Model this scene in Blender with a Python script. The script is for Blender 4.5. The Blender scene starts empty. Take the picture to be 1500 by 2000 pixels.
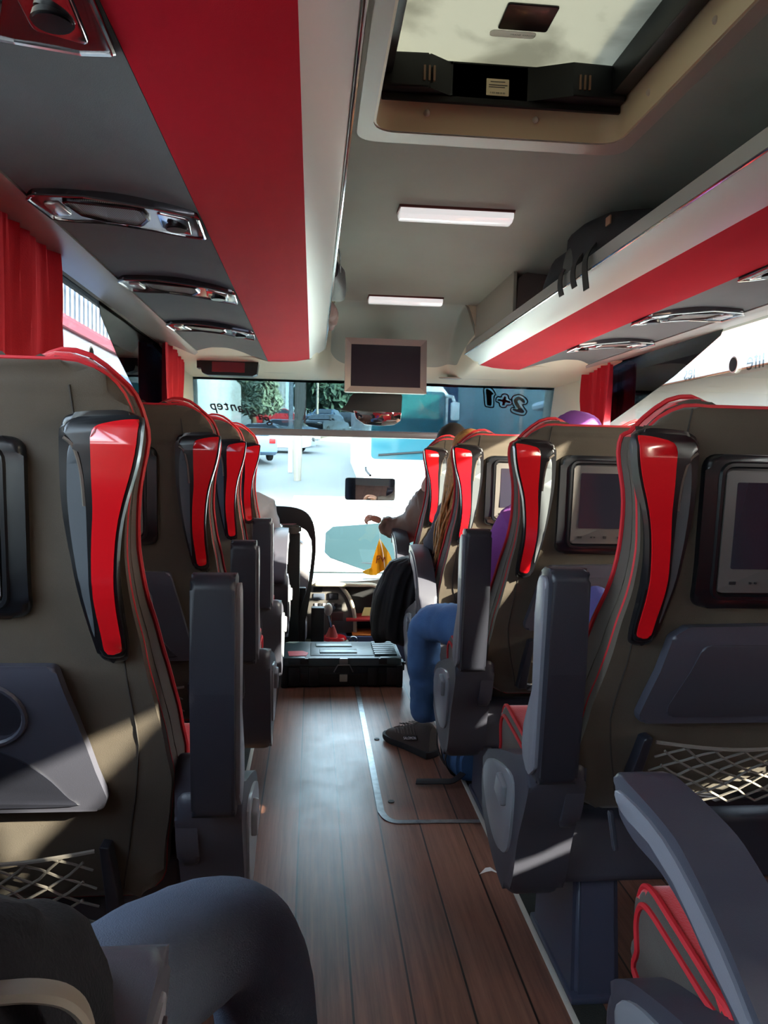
import bpy, bmesh, math, random
from mathutils import Vector, Matrix, noise
random.seed(7)
PI = math.pi
C = bpy.context.scene.collection
# ------------------------------------------------------------------ camera
F = 1500.0; VP = (611.0, 893.0); ROLL = math.radians(0.9); H = 1.2
_Y = Vector(((VP[0]-750)/F, (1000-VP[1])/F, -1)).normalized()
_X = _Y.cross(Vector((math.sin(ROLL), math.cos(ROLL), 0))).normalized()
_Z = _X.cross(_Y)
M3 = Matrix((_X, _Y, _Z))          # camera frame -> world
cam = bpy.data.cameras.new('camera'); co = bpy.data.objects.new('camera', cam); C.objects.link(co)
cam.sensor_fit = 'VERTICAL'; cam.sensor_height = 36.0; cam.lens = F/2000*36.0
cam.clip_start = 0.02; cam.clip_end = 2000
co.matrix_world = Matrix.Translation((0, 0, H)) @ M3.to_4x4()
bpy.context.scene.camera = co
# ------------------------------------------------------------------ light
sc = bpy.context.scene
sc.view_settings.view_transform = 'Standard'; sc.view_settings.look = 'None'
sc.view_settings.gamma = 1.0; sc.view_settings.use_curve_mapping = False
sc.view_settings.exposure = 2.68
SUN_DIR = Vector((-1.0, 0.55, -0.505)).normalized()      # the way the light travels
sun = bpy.data.lights.new('sun', 'SUN'); sun.energy = 13.0; sun.angle = math.radians(0.6); sun.color = (1.0, 0.87, 0.68)
so = bpy.data.objects.new('sun', sun); C.objects.link(so)
so.rotation_euler = SUN_DIR.to_track_quat('-Z', 'Y').to_euler(); so.location = (6, -6, 12)
w = bpy.data.worlds.new('world'); sc.world = w; w.use_nodes = True
nt = w.node_tree; nt.nodes.clear()
sky = nt.nodes.new('ShaderNodeTexSky'); sky.sky_type = 'NISHITA'; sky.sun_disc = False
sky.sun_elevation = math.radians(23); sky.sun_rotation = math.atan2(-SUN_DIR.x, -SUN_DIR.y)
sky.air_density = 1.0; sky.dust_density = 2.5; sky.ozone_density = 1.0
mx = nt.nodes.new('ShaderNodeMixRGB'); mx.inputs[0].default_value = 0.45; mx.inputs[2].default_value = (5.2, 5.6, 6.2, 1)
bg = nt.nodes.new('ShaderNodeBackground'); bg.inputs[1].default_value = 0.56
ow = nt.nodes.new('ShaderNodeOutputWorld')
nt.links.new(sky.outputs[0], mx.inputs[1]); nt.links.new(mx.outputs[0], bg.inputs[0]); nt.links.new(bg.outputs[0], ow.inputs[0])

# ------------------------------------------------------------------ helpers
def W(px, py, Y):
    """the point of the world plane y = Y seen at a pixel of the 1500x2000 photograph"""
    d = M3 @ Vector(((px-750)/F, (1000-py)/F, -1.0)); t = Y/d.y
    return Vector((0, 0, H)) + d*t
def hexc(s):
    v = [int(s[i:i+2], 16)/255 for i in (0, 2, 4)]
    return tuple(c/12.92 if c <= .04045 else ((c+.055)/1.055)**2.4 for c in v) + (1,)
MATS = {}
def mat(name, col, rough=.6, metal=0., sheen=0., coat=0., bump=0., bscale=200., var=0., vscale=8., trans=0., spec=.5, emit=0., stretch=(1, 1, 1)):
    if name in MATS: return MATS[name]
    m = bpy.data.materials.new(name); m.use_nodes = True; n = m.node_tree; b = n.nodes['Principled BSDF']
    c = hexc(col) if isinstance(col, str) else col
    b.inputs['Base Color'].default_value = c; b.inputs['Roughness'].default_value = rough
    b.inputs['Metallic'].default_value = metal; b.inputs['Specular IOR Level'].default_value = spec
    if sheen: b.inputs['Sheen Weight'].default_value = sheen; b.inputs['Sheen Roughness'].default_value = .4
    if coat: b.inputs['Coat Weight'].default_value = coat; b.inputs['Coat Roughness'].default_value = .08
    if emit: b.inputs['Emission Color'].default_value = c; b.inputs['Emission Strength'].default_value = emit
    if trans: b.inputs['Transmission Weight'].default_value = trans
    tc = n.nodes.new('ShaderNodeTexCoord'); mp = n.nodes.new('ShaderNodeMapping'); mp.inputs['Scale'].default_value = stretch
    n.links.new(tc.outputs['Object'], mp.inputs[0])
    if bump:
        t = n.nodes.new('ShaderNodeTexNoise'); t.inputs['Scale'].default_value = bscale; t.inputs['Detail'].default_value = 3
        n.links.new(mp.outputs[0], t.inputs['Vector'])
        k = n.nodes.new('ShaderNodeBump'); k.inputs['Strength'].default_value = bump; k.inputs['Distance'].default_value = .003
        n.links.new(t.outputs[0], k.inputs['Height']); n.links.new(k.outputs[0], b.inputs['Normal'])
    if var:
        t = n.nodes.new('ShaderNodeTexNoise'); t.inputs['Scale'].default_value = vscale; t.inputs['Detail'].default_value = 5
        n.links.new(mp.outputs[0], t.inputs['Vector'])
        r = n.nodes.new('ShaderNodeMapRange'); r.inputs[1].default_value = .3; r.inputs[2].default_value = .7
        r.inputs[3].default_value = 1-var; r.inputs[4].default_value = 1+var
        n.links.new(t.outputs[0], r.inputs[0])
        x = n.nodes.new('ShaderNodeVectorMath'); x.operation = 'SCALE'; x.inputs[0].default_value = c[:3]
        n.links.new(r.outputs[0], x.inputs['Scale']); n.links.new(x.outputs[0], b.inputs['Base Color'])
    MATS[name] = m; return m
def glass(name, tint, gloss=.05, rough=.0):
    m = bpy.data.materials.new(name); m.use_nodes = True; n = m.node_tree; n.nodes.clear()
    t = n.nodes.new('ShaderNodeBsdfTransparent'); t.inputs[0].default_value = tint
    g = n.nodes.new('ShaderNodeBsdfGlossy'); g.inputs['Roughness'].default_value = rough
    f = n.nodes.new('ShaderNodeLayerWeight'); p = n.nodes.new('ShaderNodeMath'); p.operation = 'POWER'; p.inputs[1].default_value = 4.0
    k = n.nodes.new('ShaderNodeMixShader'); o = n.nodes.new('ShaderNodeOutputMaterial')
    q = n.nodes.new('ShaderNodeMath'); q.operation = 'MULTIPLY_ADD'; q.inputs[1].default_value = gloss*5; q.inputs[2].default_value = gloss*.5
    n.links.new(f.outputs['Facing'], p.inputs[0]); n.links.new(p.outputs[0], q.inputs[0]); n.links.new(q.outputs[0], k.inputs[0])
    n.links.new(t.outputs[0], k.inputs[1]); n.links.new(g.outputs[0], k.inputs[2]); n.links.new(k.outputs[0], o.inputs[0])
    MATS[name] = m; return m

def wloc(o):
    v = Vector((0, 0, 0))
    while o: v += o.location; o = o.parent
    return v
def tag(o, label=None, cat=None, group=None, kind=None):
    if label: o['label'] = label
    if cat: o['category'] = cat
    if group: o['group'] = group
    if kind: o['kind'] = kind
    return o
def thing(name, label, cat, loc=(0, 0, 0), group=None):
    o = bpy.data.objects.new(name, None); C.objects.link(o); o.location = loc; o.empty_display_size = .1
    return tag(o, label, cat, group)
def obj(name, bm, mats, parent=None, ang=35, smooth=True):
    """links a bmesh (world coordinates) as one mesh object; a top-level one gets its origin at its base"""
    me = bpy.data.meshes.new(name)
    off = wloc(parent) if parent else None
    if off is None:
        xs = [v.co for v in bm.verts]
        off = Vector(((min(c.x for c in xs)+max(c.x for c in xs))/2, (min(c.y for c in xs)+max(c.y for c in xs))/2, min(c.z for c in xs)))
    bmesh.ops.translate(bm, vec=-off, verts=bm.verts)
    bm.to_mesh(me); bm.free()
    for m in (mats if isinstance(mats, (list, tuple)) else [mats]): me.materials.append(m)
    if smooth:
        me.polygons.foreach_set('use_smooth', [True]*len(me.polygons)); me.set_sharp_from_angle(angle=math.radians(ang))
    o = bpy.data.objects.new(name, me); C.objects.link(o)
    if parent: o.parent = parent
    else: o.location = off
    return o
def struct(name, bm, mats, **k):
    o = obj(name, bm, mats, **k); o['kind'] = 'structure'; return o
def copy_tree(o, parent=None):
    c = o.copy(); C.objects.link(c)
    if parent: c.parent = parent
    for ch in KIDS.get(o.name, [k for k in bpy.data.objects if k.parent == o]): copy_tree(ch, c)
    return c
KIDS = {}
def box(bm, x0, x1, y0, y1, z0, z1, bev=0., seg=2, mi=0):
    nb = bmesh.new(); bmesh.ops.create_cube(nb, size=1)
    for v in nb.verts:
        v.co = Vector(((x0+x1)/2+v.co.x*(x1-x0), (y0+y1)/2+v.co.y*(y1-y0), (z0+z1)/2+v.co.z*(z1-z0)))
    if bev: bmesh.ops.bevel(nb, geom=list(nb.edges), offset=bev, segments=seg, profile=.5, affect='EDGES', clamp_overlap=True)
    return merge(bm, nb, mi)
def merge(bm, nb, mi=None, mtx=None):
    if mtx is not None: bmesh.ops.transform(nb, matrix=mtx, verts=nb.verts)
    if mi is not None:
        for f in nb.faces: f.material_index = mi
    m = bpy.data.meshes.new('tmp'); nb.to_mesh(m); nb.free()
    bm.from_mesh(m); bpy.data.meshes.remove(m); return bm
def B(): return bmesh.new()
def bx(*a, **k): return box(B(), *a, **k)
def cr(P, n=8, closed=True):
    """Catmull-Rom through points of any dimension"""
    P = [Vector(p) for p in P]; N = len(P); out = []
    rng = range(N) if closed else range(N-1)
    for i in rng:
        if closed: a, b, c, d = P[i-1], P[i], P[(i+1) % N], P[(i+2) % N]
        else: a, b, c, d = P[max(i-1, 0)], P[i], P[i+1], P[min(i+2, N-1)]
        for k in range(n):
            t = k/n
            out.append(.5*((2*b)+(c-a)*t+(2*a-5*b+4*c-d)*t*t+(3*b-a-3*c+d)*t**3))
    if not closed: out.append(P[-1])
    return out
def rpoly(P, r, n=5):
    """polygon with rounded corners (r one radius or a list)"""
    P = [Vector(p[:2]) for p in P]; N = len(P); out = []
    for i in range(N):
        a, b, c = P[i-1], P[i], P[(i+1) % N]; rr = r[i] if isinstance(r, (list, tuple)) else r
        u, v = (a-b), (c-b); lu, lv = u.length, v.length
        if rr <= 0: out.append(b); continue
        u.normalize(); v.normalize(); ang = math.acos(max(-1, min(1, u.dot(v))))
        t = min(rr/math.tan(ang/2), lu*.48, lv*.48)
        p, q = b+u*t, b+v*t
        for k in range(n+1):
            s = k/n; out.append((1-s)**2*p+2*s*(1-s)*b+s*s*q)
    return out
def rrect(x0, x1, y0, y1, r, n=5): return rpoly([(x0, y0), (x1, y0), (x1, y1), (x0, y1)], r, n)
def area2(P): return sum(P[i-1][0]*P[i][1]-P[i][0]*P[i-1][1] for i in range(len(P)))
def slab(P, h0, h1, bev=0., seg=3, both=False, cuts_v=None, cuts_u=None, f=None, hole=None):
    """outline in (u, v) extruded from h0 to h1 (h1 side bevelled), sliced, then mapped by f(u, v, h) -> xyz"""
    P = [Vector((p[0], p[1])) for p in P]
    if area2(P) < 0: P = P[::-1]
    bm = B(); bot = [bm.verts.new((p.x, p.y, h0)) for p in P]; top = [bm.verts.new((p.x, p.y, h1)) for p in P]
    N = len(P); tf = bm.faces.new(top); bf = bm.faces.new(bot[::-1])
    for i in range(N): bm.faces.new((bot[i-1], bot[i], top[i], top[i-1]))
    if h1 < h0: bmesh.ops.reverse_faces(bm, faces=bm.faces)
    if bev:
        es = list(tf.edges)+(list(bf.edges) if both else [])
        bmesh.ops.bevel(bm, geom=es, offset=bev, segments=seg, profile=.5, affect='EDGES', clamp_overlap=True)
    for ax, cuts in ((1, cuts_v), (0, cuts_u)):
        for c in cuts or []:
            no = Vector((0, 0, 0)); no[ax] = 1; p = Vector((0, 0, 0)); p[ax] = c
            bmesh.ops.bisect_plane(bm, geom=list(bm.verts)+list(bm.edges)+list(bm.faces), plane_co=p, plane_no=no)
    if f:
        for v in bm.verts: v.co = Vector(f(v.co.x, v.co.y, v.co.z))
        bm.normal_update()
        # keep outward normals under a mirroring map
        o, u, v_, h = Vector(f(0, 1, 0)), Vector(f(1e-3, 1, 0)), Vector(f(0, 1.001, 0)), Vector(f(0, 1, 1e-3))
        if (u-o).cross(v_-o).dot(h-o) < 0: bmesh.ops.reverse_faces(bm, faces=bm.faces)
    return bm
def frange(a, b, s):
    n = max(1, int(round((b-a)/s))); return [a+(b-a)*i/n for i in range(n+1)]
def tube(bm, pts, r, n=8, closed=False, mi=0, caps=True, flat=None):
    """swept circle (or ellipse when flat=(a, b)) along points; r number or list"""
    pts = [Vector(p) for p in pts]; N = len(pts); rings = []
    T = []
    for i in range(N):
        a = pts[i-1] if (i or closed) else pts[i]; b = pts[(i+1) % N] if (i < N-1 or closed) else pts[i]
        t = b-a; T.append(t.normalized() if t.length > 1e-9 else Vector((0, 0, 1)))
    up = Vector((0, 0, 1)) if abs(T[0].z) < .9 else Vector((1, 0, 0))
    nrm = (up-T[0]*up.dot(T[0])).normalized()
    for i in range(N):
        nrm = nrm-T[i]*nrm.dot(T[i])
        nrm = nrm.normalized() if nrm.length > 1e-6 else T[i].orthogonal().normalized()
        bi = T[i].cross(nrm); rr = r[i] if isinstance(r, (list, tuple)) else r
        ea, eb = (flat if flat else (1, 1))
        rings.append([bm.verts.new(pts[i]+nrm*math.cos(2*PI*k/n)*rr*ea+bi*math.sin(2*PI*k/n)*rr*eb) for k in range(n)])
    for i in range(N if closed else N-1):
        a, b = rings[i], rings[(i+1) % N]
        for k in range(n):
            fc = bm.faces.new((a[k], a[(k+1) % n], b[(k+1) % n], b[k])); fc.material_index = mi
    if caps and not closed:
        bm.faces.new(rings[0][::-1]).material_index = mi; bm.faces.new(rings[-1]).material_index = mi
    return bm
def cyl(bm, c, r, h, axis='z', n=24, r2=None, bev=0, mi=0):
    nb = B(); bmesh.ops.create_cone(nb, cap_ends=True, segments=n, radius1=r, radius2=r if r2 is None else r2, depth=h)
    if bev: bmesh.ops.bevel(nb, geom=[e for e in nb.edges if len(e.link_faces) == 2 and any(len(f.verts) > 4 for f in e.link_faces)], offset=bev, segments=2, affect='EDGES')
    R = {'z': Matrix.Identity(4), 'x': Matrix.Rotation(PI/2, 4, 'Y'), 'y': Matrix.Rotation(-PI/2, 4, 'X')}[axis] if isinstance(axis, str) else Vector(axis).to_track_quat('Z', 'Y').to_matrix().to_4x4()
    return merge(bm, nb, mi, Matrix.Translation(c) @ R)
def ball(bm, c, r, sc_=(1, 1, 1), n=16, mi=0, rot=None):
    nb = B(); bmesh.ops.create_uvsphere(nb, u_segments=n, v_segments=max(6, n*2//3), radius=r)
    R = rot.to_4x4() if rot else Matrix.Identity(4)
    return merge(bm, nb, mi, Matrix.Translation(c) @ R @ Matrix.Diagonal((*sc_, 1)))
def profile_x(P, x0, x1, bev=0., seg=2):
    """profile in (y, z) extruded along x"""
    return slab(P, x0, x1, bev, seg, both=True, f=lambda u, v, h: (h, u, v))
def profile_y(P, y0, y1, bev=0., seg=2):
    return slab(P, y0, y1, bev, seg, both=True, f=lambda u, v, h: (u, h, v))
def sheet(pts2d, fn, closed=False):
    """grid surface: fn(i, j) rows"""
    bm = B(); V = [[bm.verts.new(fn(a, b)) for b in pts2d[1]] for a in pts2d[0]]
    for i in range(len(V)-1):
        for j in range(len(V[0])-1): bm.faces.new((V[i][j], V[i+1][j], V[i+1][j+1], V[i][j+1]))
    bm.normal_update(); return bm
def thicken(bm, t):
    bmesh.ops.recalc_face_normals(bm, faces=bm.faces)
    bmesh.ops.solidify(bm, geom=list(bm.faces), thickness=t); return bm
def crumple(bm, amp, freq, seed=0, sub=0):
    if sub: bmesh.ops.subdivide_edges(bm, edges=list(bm.edges), cuts=sub, use_grid_fill=True)
    bm.normal_update()
    for v in bm.verts:
        p = v.co*freq+Vector((seed*7.3, seed*3.1, seed))
        v.co += v.normal*amp*(noise.noise(p)+.5*noise.noise(p*2.3))
    return bm
def skin(chains, sub=2, bridge=()):
    """joined limbs: every chain is a list of (x, y, z, r); equal points are shared. Returns a bmesh"""
    me = bpy.data.meshes.new('sk'); vs, rs, es, idx, roots = [], [], [], {}, []
    for ch in chains:
        prev = None
        for q in ch:
            key = tuple(round(a, 4) for a in q[:3]); new = key not in idx
            if new: idx[key] = len(vs); vs.append(q[:3]); rs.append(q[3]); 
            if prev is None and new: roots.append(idx[key])
            if prev is not None and prev != idx[key]: es.append((prev, idx[key]))
            prev = idx[key]
    me.from_pydata(vs, es, []); o = bpy.data.objects.new('sk', me); C.objects.link(o)
    o.modifiers.new('s', 'SKIN')
    if not me.skin_vertices: 
        bm_ = B(); bm_.from_mesh(me); bm_.verts.layers.skin.verify(); bm_.to_mesh(me); bm_.free()
    for i, s in enumerate(me.skin_vertices[0].data):
        s.radius = (rs[i], rs[i]) if not isinstance(rs[i], tuple) else rs[i]; s.use_root = i in roots
    m = o.modifiers.new('b', 'SUBSURF'); m.levels = sub; m.render_levels = sub
    dg = bpy.context.evaluated_depsgraph_get(); me2 = bpy.data.meshes.new_from_object(o.evaluated_get(dg))
    bm = B(); bm.from_mesh(me2); bpy.data.objects.remove(o); bpy.data.meshes.remove(me); bpy.data.meshes.remove(me2)
    return bm
def text(s, size, M, depth=.0005, shear=0., align='CENTER', bold=0., line=0.):
    cu = bpy.data.curves.new('t', 'FONT'); cu.body = s; cu.size = size; cu.extrude = 0 if line else depth
    if line: cu.fill_mode = 'NONE'; cu.bevel_depth = line; cu.bevel_resolution = 1
    cu.shear = shear
    cu.align_x = align; cu.align_y = 'CENTER'; cu.offset = bold; cu.resolution_u = 3
    o = bpy.data.objects.new('t', cu); C.objects.link(o); dg = bpy.context.evaluated_depsgraph_get()
    me = bpy.data.meshes.new_from_object(o.evaluated_get(dg)); bm = B(); bm.from_mesh(me)
    bpy.data.objects.remove(o); bpy.data.curves.remove(cu); bpy.data.meshes.remove(me)
    bmesh.ops.transform(bm, matrix=M, verts=bm.verts)
    if M.determinant() < 0: bmesh.ops.reverse_faces(bm, faces=bm.faces)
    return bm
def frame3(o, x, y):
    """matrix with local x, y axes and origin in world space"""
    x = Vector(x).normalized(); y = Vector(y); y = (y-x*y.dot(x)).normalized(); z = x.cross(y)
    return Matrix(((x.x, y.x, z.x, o[0]), (x.y, y.y, z.y, o[1]), (x.z, y.z, z.z, o[2]), (0, 0, 0, 1)))

# ------------------------------------------------------------------ materials
velvet = mat('velvet_brown', '40362b', .85, sheen=.2, bump=.3, bscale=1100, var=.12, vscale=9)
velvet_side = mat('velvet_brown_side', '382e25', .8, sheen=.3, bump=.25, bscale=1000, var=.15, vscale=14)
red_velvet = mat('red_velvet', 'c0101c', .75, sheen=.5, bump=.3, bscale=300, var=.06)
piping = mat('red_piping', 'b01420', .6)
plastic = mat('grey_plastic', '3a3a44', .42, bump=.12, bscale=900)
plastic_dk = mat('dark_plastic', '1d1e27', .45, bump=.12, bscale=900)
plastic_lt = mat('light_grey_plastic', '6b6b74', .42, bump=.1, bscale=900)
blackgl = mat('black_gloss', '0b0c10', .32, coat=.15)
blackmt = mat('black_matt', '121216', .55)
redgl = mat('red_gloss', 'bc1019', .22, coat=.6)
silver = mat('brushed_silver', 'c2c3c0', .4, metal=.5, bump=.05, bscale=60, stretch=(1, .1, 1))
silver_d = mat('silver_dark', '8d8c8c', .4, metal=.4)
chrome = mat('chrome', 'b9b9bd', .12, metal=1.)
darkchrome = mat('smoked_chrome', '5b565c', .15, metal=.9)
grey_ins = mat('grey_insert', '44484d', .6, metal=.1)
redfab = mat('red_panel_fabric', 'c8102e', .9, spec=.15, bump=.15, bscale=500, var=.05, vscale=3)
greyfab = mat('grey_panel_fabric', '5c6165', .85, bump=.25, bscale=500, var=.07, vscale=7)
ceilfab = mat('ceiling_fabric', '9ea398', .9, bump=.2, bscale=500, var=.05, vscale=3)
cream = mat('cream_plastic', 'd8d2bd', .5, bump=.05, bscale=300)
beige = mat('beige_plastic', 'b3a698', .45)
screenm = mat('screen_glass', '23222b', .12, coat=.3)
bezelm = mat('screen_bezel', '575250', .45, metal=.3)
curtain = mat('red_curtain', 'c01e32', .8, bump=.2, bscale=400)
navy = mat('navy_plastic', '3a3e50', .4, coat=.1)
white = mat('white_paint', 'e8e8e6', .4)
denim = mat('denim_blue', '3f6592', .85, bump=.5, bscale=500, var=.14, vscale=10)
skinm = mat('skin', 'd09a80', .55)
netm = mat('net_cord', '6a645e', .8)
# ================================================================== the setting
XL, XR = -0.80, 1.68; YB, YR, YW = -2.6, 4.3, 4.97      # side walls, rear wall, rack ends, windscreen top
# wooden floor
m = bpy.data.materials.new('wood_floor'); m.use_nodes = True; n = m.node_tree; b = n.nodes['Principled BSDF']; L = n.links.new
tc = n.nodes.new('ShaderNodeTexCoord'); sp = n.nodes.new('ShaderNodeSeparateXYZ'); L(tc.outputs['Object'], sp.inputs[0])
def mth(op, a, b_=None):
    q = n.nodes.new('ShaderNodeMath'); q.operation = op
    for i, v in enumerate((a, b_)):
        if v is None: continue
        if hasattr(v, 'links'): L(v, q.inputs[i])
        else: q.inputs[i].default_value = v
    return q.outputs[0]
px_ = mth('DIVIDE', mth('ADD', sp.outputs[0], 9.9-.062), .132)
fr = mth('FRACT', px_); cell = mth('FLOOR', px_)
line = mth('LESS_THAN', mth('ABSOLUTE', mth('SUBTRACT', fr, .5)), .481)      # 0 on the joints
wn = n.nodes.new('ShaderNodeTexWhiteNoise'); wn.noise_dimensions = '1D'; L(cell, wn.inputs['W'])
mp = n.nodes.new('ShaderNodeMapping'); mp.inputs['Scale'].default_value = (60, 2.2, 1); L(tc.outputs['Object'], mp.inputs[0])
t1 = n.nodes.new('ShaderNodeTexNoise'); t1.inputs['Scale'].default_value = 1; t1.inputs['Detail'].default_value = 6; t1.inputs['Roughness'].default_value = .7; L(mp.outputs[0], t1.inputs['Vector'])
cr_ = n.nodes.new('ShaderNodeValToRGB'); cr_.color_ramp.elements[0].position = .3; cr_.color_ramp.elements[1].position = .75
cr_.color_ramp.elements[0].color = hexc('56372c'); cr_.color_ramp.elements[1].color = hexc('966a58')
L(mth('ADD', mth('MULTIPLY', t1.outputs[0], .85), mth('MULTIPLY', wn.outputs[0], .16)), cr_.inputs[0])
mxx = n.nodes.new('ShaderNodeMixRGB'); mxx.inputs[1].default_value = hexc('1d1513'); L(line, mxx.inputs[0]); L(cr_.outputs[0], mxx.inputs[2]); L(mxx.outputs[0], b.inputs['Base Color'])
t2 = n.nodes.new('ShaderNodeTexNoise'); t2.inputs['Scale'].default_value = 7; t2.inputs['Detail'].default_value = 8; t2.inputs['Roughness'].default_value = .7; L(tc.outputs['Object'], t2.inputs['Vector'])
L(mth('ADD', mth('MULTIPLY', t2.outputs[0], .3), .20), b.inputs['Roughness'])
bp = n.nodes.new('ShaderNodeBump'); bp.inputs['Strength'].default_value = .12; bp.inputs['Distance'].default_value = .002; L(t1.outputs[0], bp.inputs['Height']); L(bp.outputs[0], b.inputs['Normal'])
woodm = m
struct('floor', bx(XL-.02, XR+.02, YB, 4.42, -.05, 0), woodm)
# trapdoor strip, hatch corner rounded, and floor edge trims
st = cr([(.250, 4.42), (.250, 3.3), (.250, 2.63), (.254, 2.51), (.284, 2.455), (.35, 2.448), (.47, 2.445), (.578, 2.44)], 6, closed=False)
bm = B()
for i in range(len(st)-1):
    d = (st[min(i+1, len(st)-1)]-st[max(i-1, 0)]).normalized(); d2 = (st[min(i+2, len(st)-1)]-st[i]).normalized()
    a, c = Vector((-d.y, d.x))*.0115, Vector((-d2.y, d2.x))*.0115
    q = [bm.verts.new((*p, z)) for p, z in ((st[i]-a, .003), (st[i]+a, .003), (st[i+1]+c, .003), (st[i+1]-c, .003))]
    bm.faces.new(q[::-1])
bmesh.ops.remove_doubles(bm, verts=bm.verts, dist=.0005); thicken(bm, .002)
struct('trim_1', bm, mat('worn_steel_strip', '9aa0a4', .3, metal=.7, var=.25, vscale=40))
struct('trim_2', bx(.574, .588, YB, 4.4, 0, .006, bev=.002), mat('white_edge', 'c8c6bb', .5))
struct('trim_3', bx(.588, .66, YB, 4.4, 0, .004), mat('anti_slip_strip', '20241f', .8, bump=.8, bscale=400))
struct('trim_4', bx(-.235, -.221, YB, 4.4, 0, .006, bev=.002), MATS['white_edge'])
struct('trim_5', bx(-.30, -.235, YB, 4.4, 0, .004), MATS['anti_slip_strip'])
# side walls below and above the glass, pillars
wallm = mat('wall_lining', '77766f', .85, bump=.2, bscale=300)
for nm, x0, x1 in (('wall_left', XL-.06, XL), ('wall_right', XR, XR+.06)):
    bm = bx(x0, x1, YB, 4.75, -.05, .93); box(bm, x0, x1, YB, 4.75, 1.775, 2.15)
    for y in (-2.6, -1.35, .50, 1.58, 4.52): box(bm, x0, x1, y, y+(.12 if y < 4 else .45), .93, 1.775)
    box(bm, x0+.01, x1-.01, 4.42, 5.5, -.6, .93 if nm == 'wall_left' else .6)
    struct(nm, bm, cream if 0 else wallm)
bm = bx(XL-.06, XR+.06, YB-.05, YB, -.05, 2.15); struct('wall_back', bm, wallm)
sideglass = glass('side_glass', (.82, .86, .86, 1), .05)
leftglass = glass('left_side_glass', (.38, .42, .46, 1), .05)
frit = glass('window_black_band', (.03, .035, .045, 1), .05)
def side_window(nm, x, y0, y1, s, band=None):
    if band:
        pts = [(y1, .93), (y1, 1.775)]+list(band)
        bm = slab([(y0, .93), (y1, .93), (y1, 1.775), (y0, 1.775)], 0, .006, f=lambda u, v, h: (x+s*h, u, v))
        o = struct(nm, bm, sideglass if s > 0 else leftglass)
        k = obj('black_band', slab(pts, 0, .002, f=lambda u, v, h: (x-s*(h+.002), u, v)), frit, o)
    else:
        o = struct(nm, slab([(y0, .93), (y1, .93), (y1, 1.775), (y0, 1.775)], 0, .006, f=lambda u, v, h: (x+s*h, u, v)), sideglass)
    return o
def onx(px, py, X):
    d = M3 @ Vector(((px-750)/F, (1000-py)/F, -1.0)); t = X/d.x; p = Vector((0, 0, H))+d*t; return (p.y, p.z)
bandL = [onx(px, py, XL) for px, py in ((183, 545), (205, 615), (235, 690), (262, 745), (290, 800), (300, 860))]
bandR = [onx(px, py, XR) for px, py in ((1432, 600), (1400, 655), (1372, 680), (1310, 735), (1238, 788), (1180, 830))]
bandL = [p for p in bandL if .93 < p[1] < 1.77]; bandR = [p for p in bandR if .93 < p[1] < 1.77]
bandL = [(bandL[0][0]-.02, 1.775)]+bandL+[(bandL[-1][0]+.12, .93)]; bandR = [(bandR[0][0]-.02, 1.775)]+bandR+[(bandR[-1][0]+.12, .93)]
k = 0
for x, s, band in ((XL-.02, -1, bandL), (XR+.02, 1, bandR)):
    for y0, y1 in ((-2.48, -1.35), (-1.23, .50), (.62, 1.58), (1.70, 4.52)):
        k += 1; wo = side_window('window_%d' % k, x, y0, y1, s, band if y0 == 1.70 else None)
        if y0 == 1.70: FW = FW+[wo] if 'FW' in globals() else [wo]
# black oval stickers and ghost lettering on the glass
for (px, py, X, s) in ((187, 695, XL, -1), (1425, 712, XR, 1)):
    y, z = onx(px, py, X)
    el = [(y+.028*math.cos(a*PI/12), z+.028*math.sin(a*PI/12)) for a in range(24)]
    el2 = [(y+.034*math.cos(a*PI/12), z+.034*math.sin(a*PI/12)) for a in range(24)]
    o = obj('emergency_dot', slab(el, 0, .001, f=lambda u, v, h: (X-s*(h+.0035-.02*0)+s*.018, u, v)), blackmt, FW[0 if s < 0 else 1])
    obj('dot_rim', slab(el2, 0, .0008, f=lambda u, v, h: (X-s*(h+.002)+s*.018, u, v)), white, o)
ghost = glass('ghost_letters', (.55, .57, .6, 1), .02)
for s_, px, py, sz in (('life', 1470, 703, .11), ('les', 1342, 728, .10)):
    y, z = onx(px, py, XR)
    M = frame3((XR+.012, y, z), (0, 1, 0), (0, 0, 1)) 
    obj('window_lettering', text(s_, sz, M, .0004), ghost, FW[1])
# ceiling fabric: one profile swept along the bus, with a hole for the hatch
cx = .45
prof = [(XL, 1.78), (XL+.02, 1.86), (-.62, 1.94), (-.40, 1.99), (-.1, 2.035), (.05, 2.045), (.12, 2.05), (.79, 2.05), (.86, 2.045), (1.0, 2.035), (1.3, 1.99), (1.5, 1.94), (XR-.02, 1.86), (XR, 1.78)]
ys = [YB, .82, 2.0, 3.07, 4.12]
bm = B(); V = [[bm.verts.new((p[0], y, p[1])) for p in prof] for y in ys]
for i in range(len(ys)-1):
    for j in range(len(prof)-1):
        if i == 1 and j == 6: continue
        bm.faces.new((V[i][j], V[i][j+1], V[i+1][j+1], V[i+1][j]))
thicken(bm, .02)
struct('ceiling', bm, ceilfab)
bm = B(); box(bm, XL-.08, XR+.08, YB-.05, .80, 2.22, 2.26); box(bm, XL-.08, XR+.08, 2.0, 5.10, 2.22, 2.26); box(bm, XL-.08, .12, .80, 2.0, 2.22, 2.26); box(bm, .80, XR+.08, .80, 2.0, 2.22, 2.26)
box(bm, XL-.08, XR+.08, 5.06, 5.10, 1.72, 2.24); box(bm, XL-.08, XL-.05, YB, 5.1, 2.1, 2.25); box(bm, XR+.05, XR+.08, YB, 5.1, 2.1, 2.25)
for x_ in (XL-.08, XR+.05): box(bm, x_, x_+.03, 4.72, 5.1, 1.70, 2.25)
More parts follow.
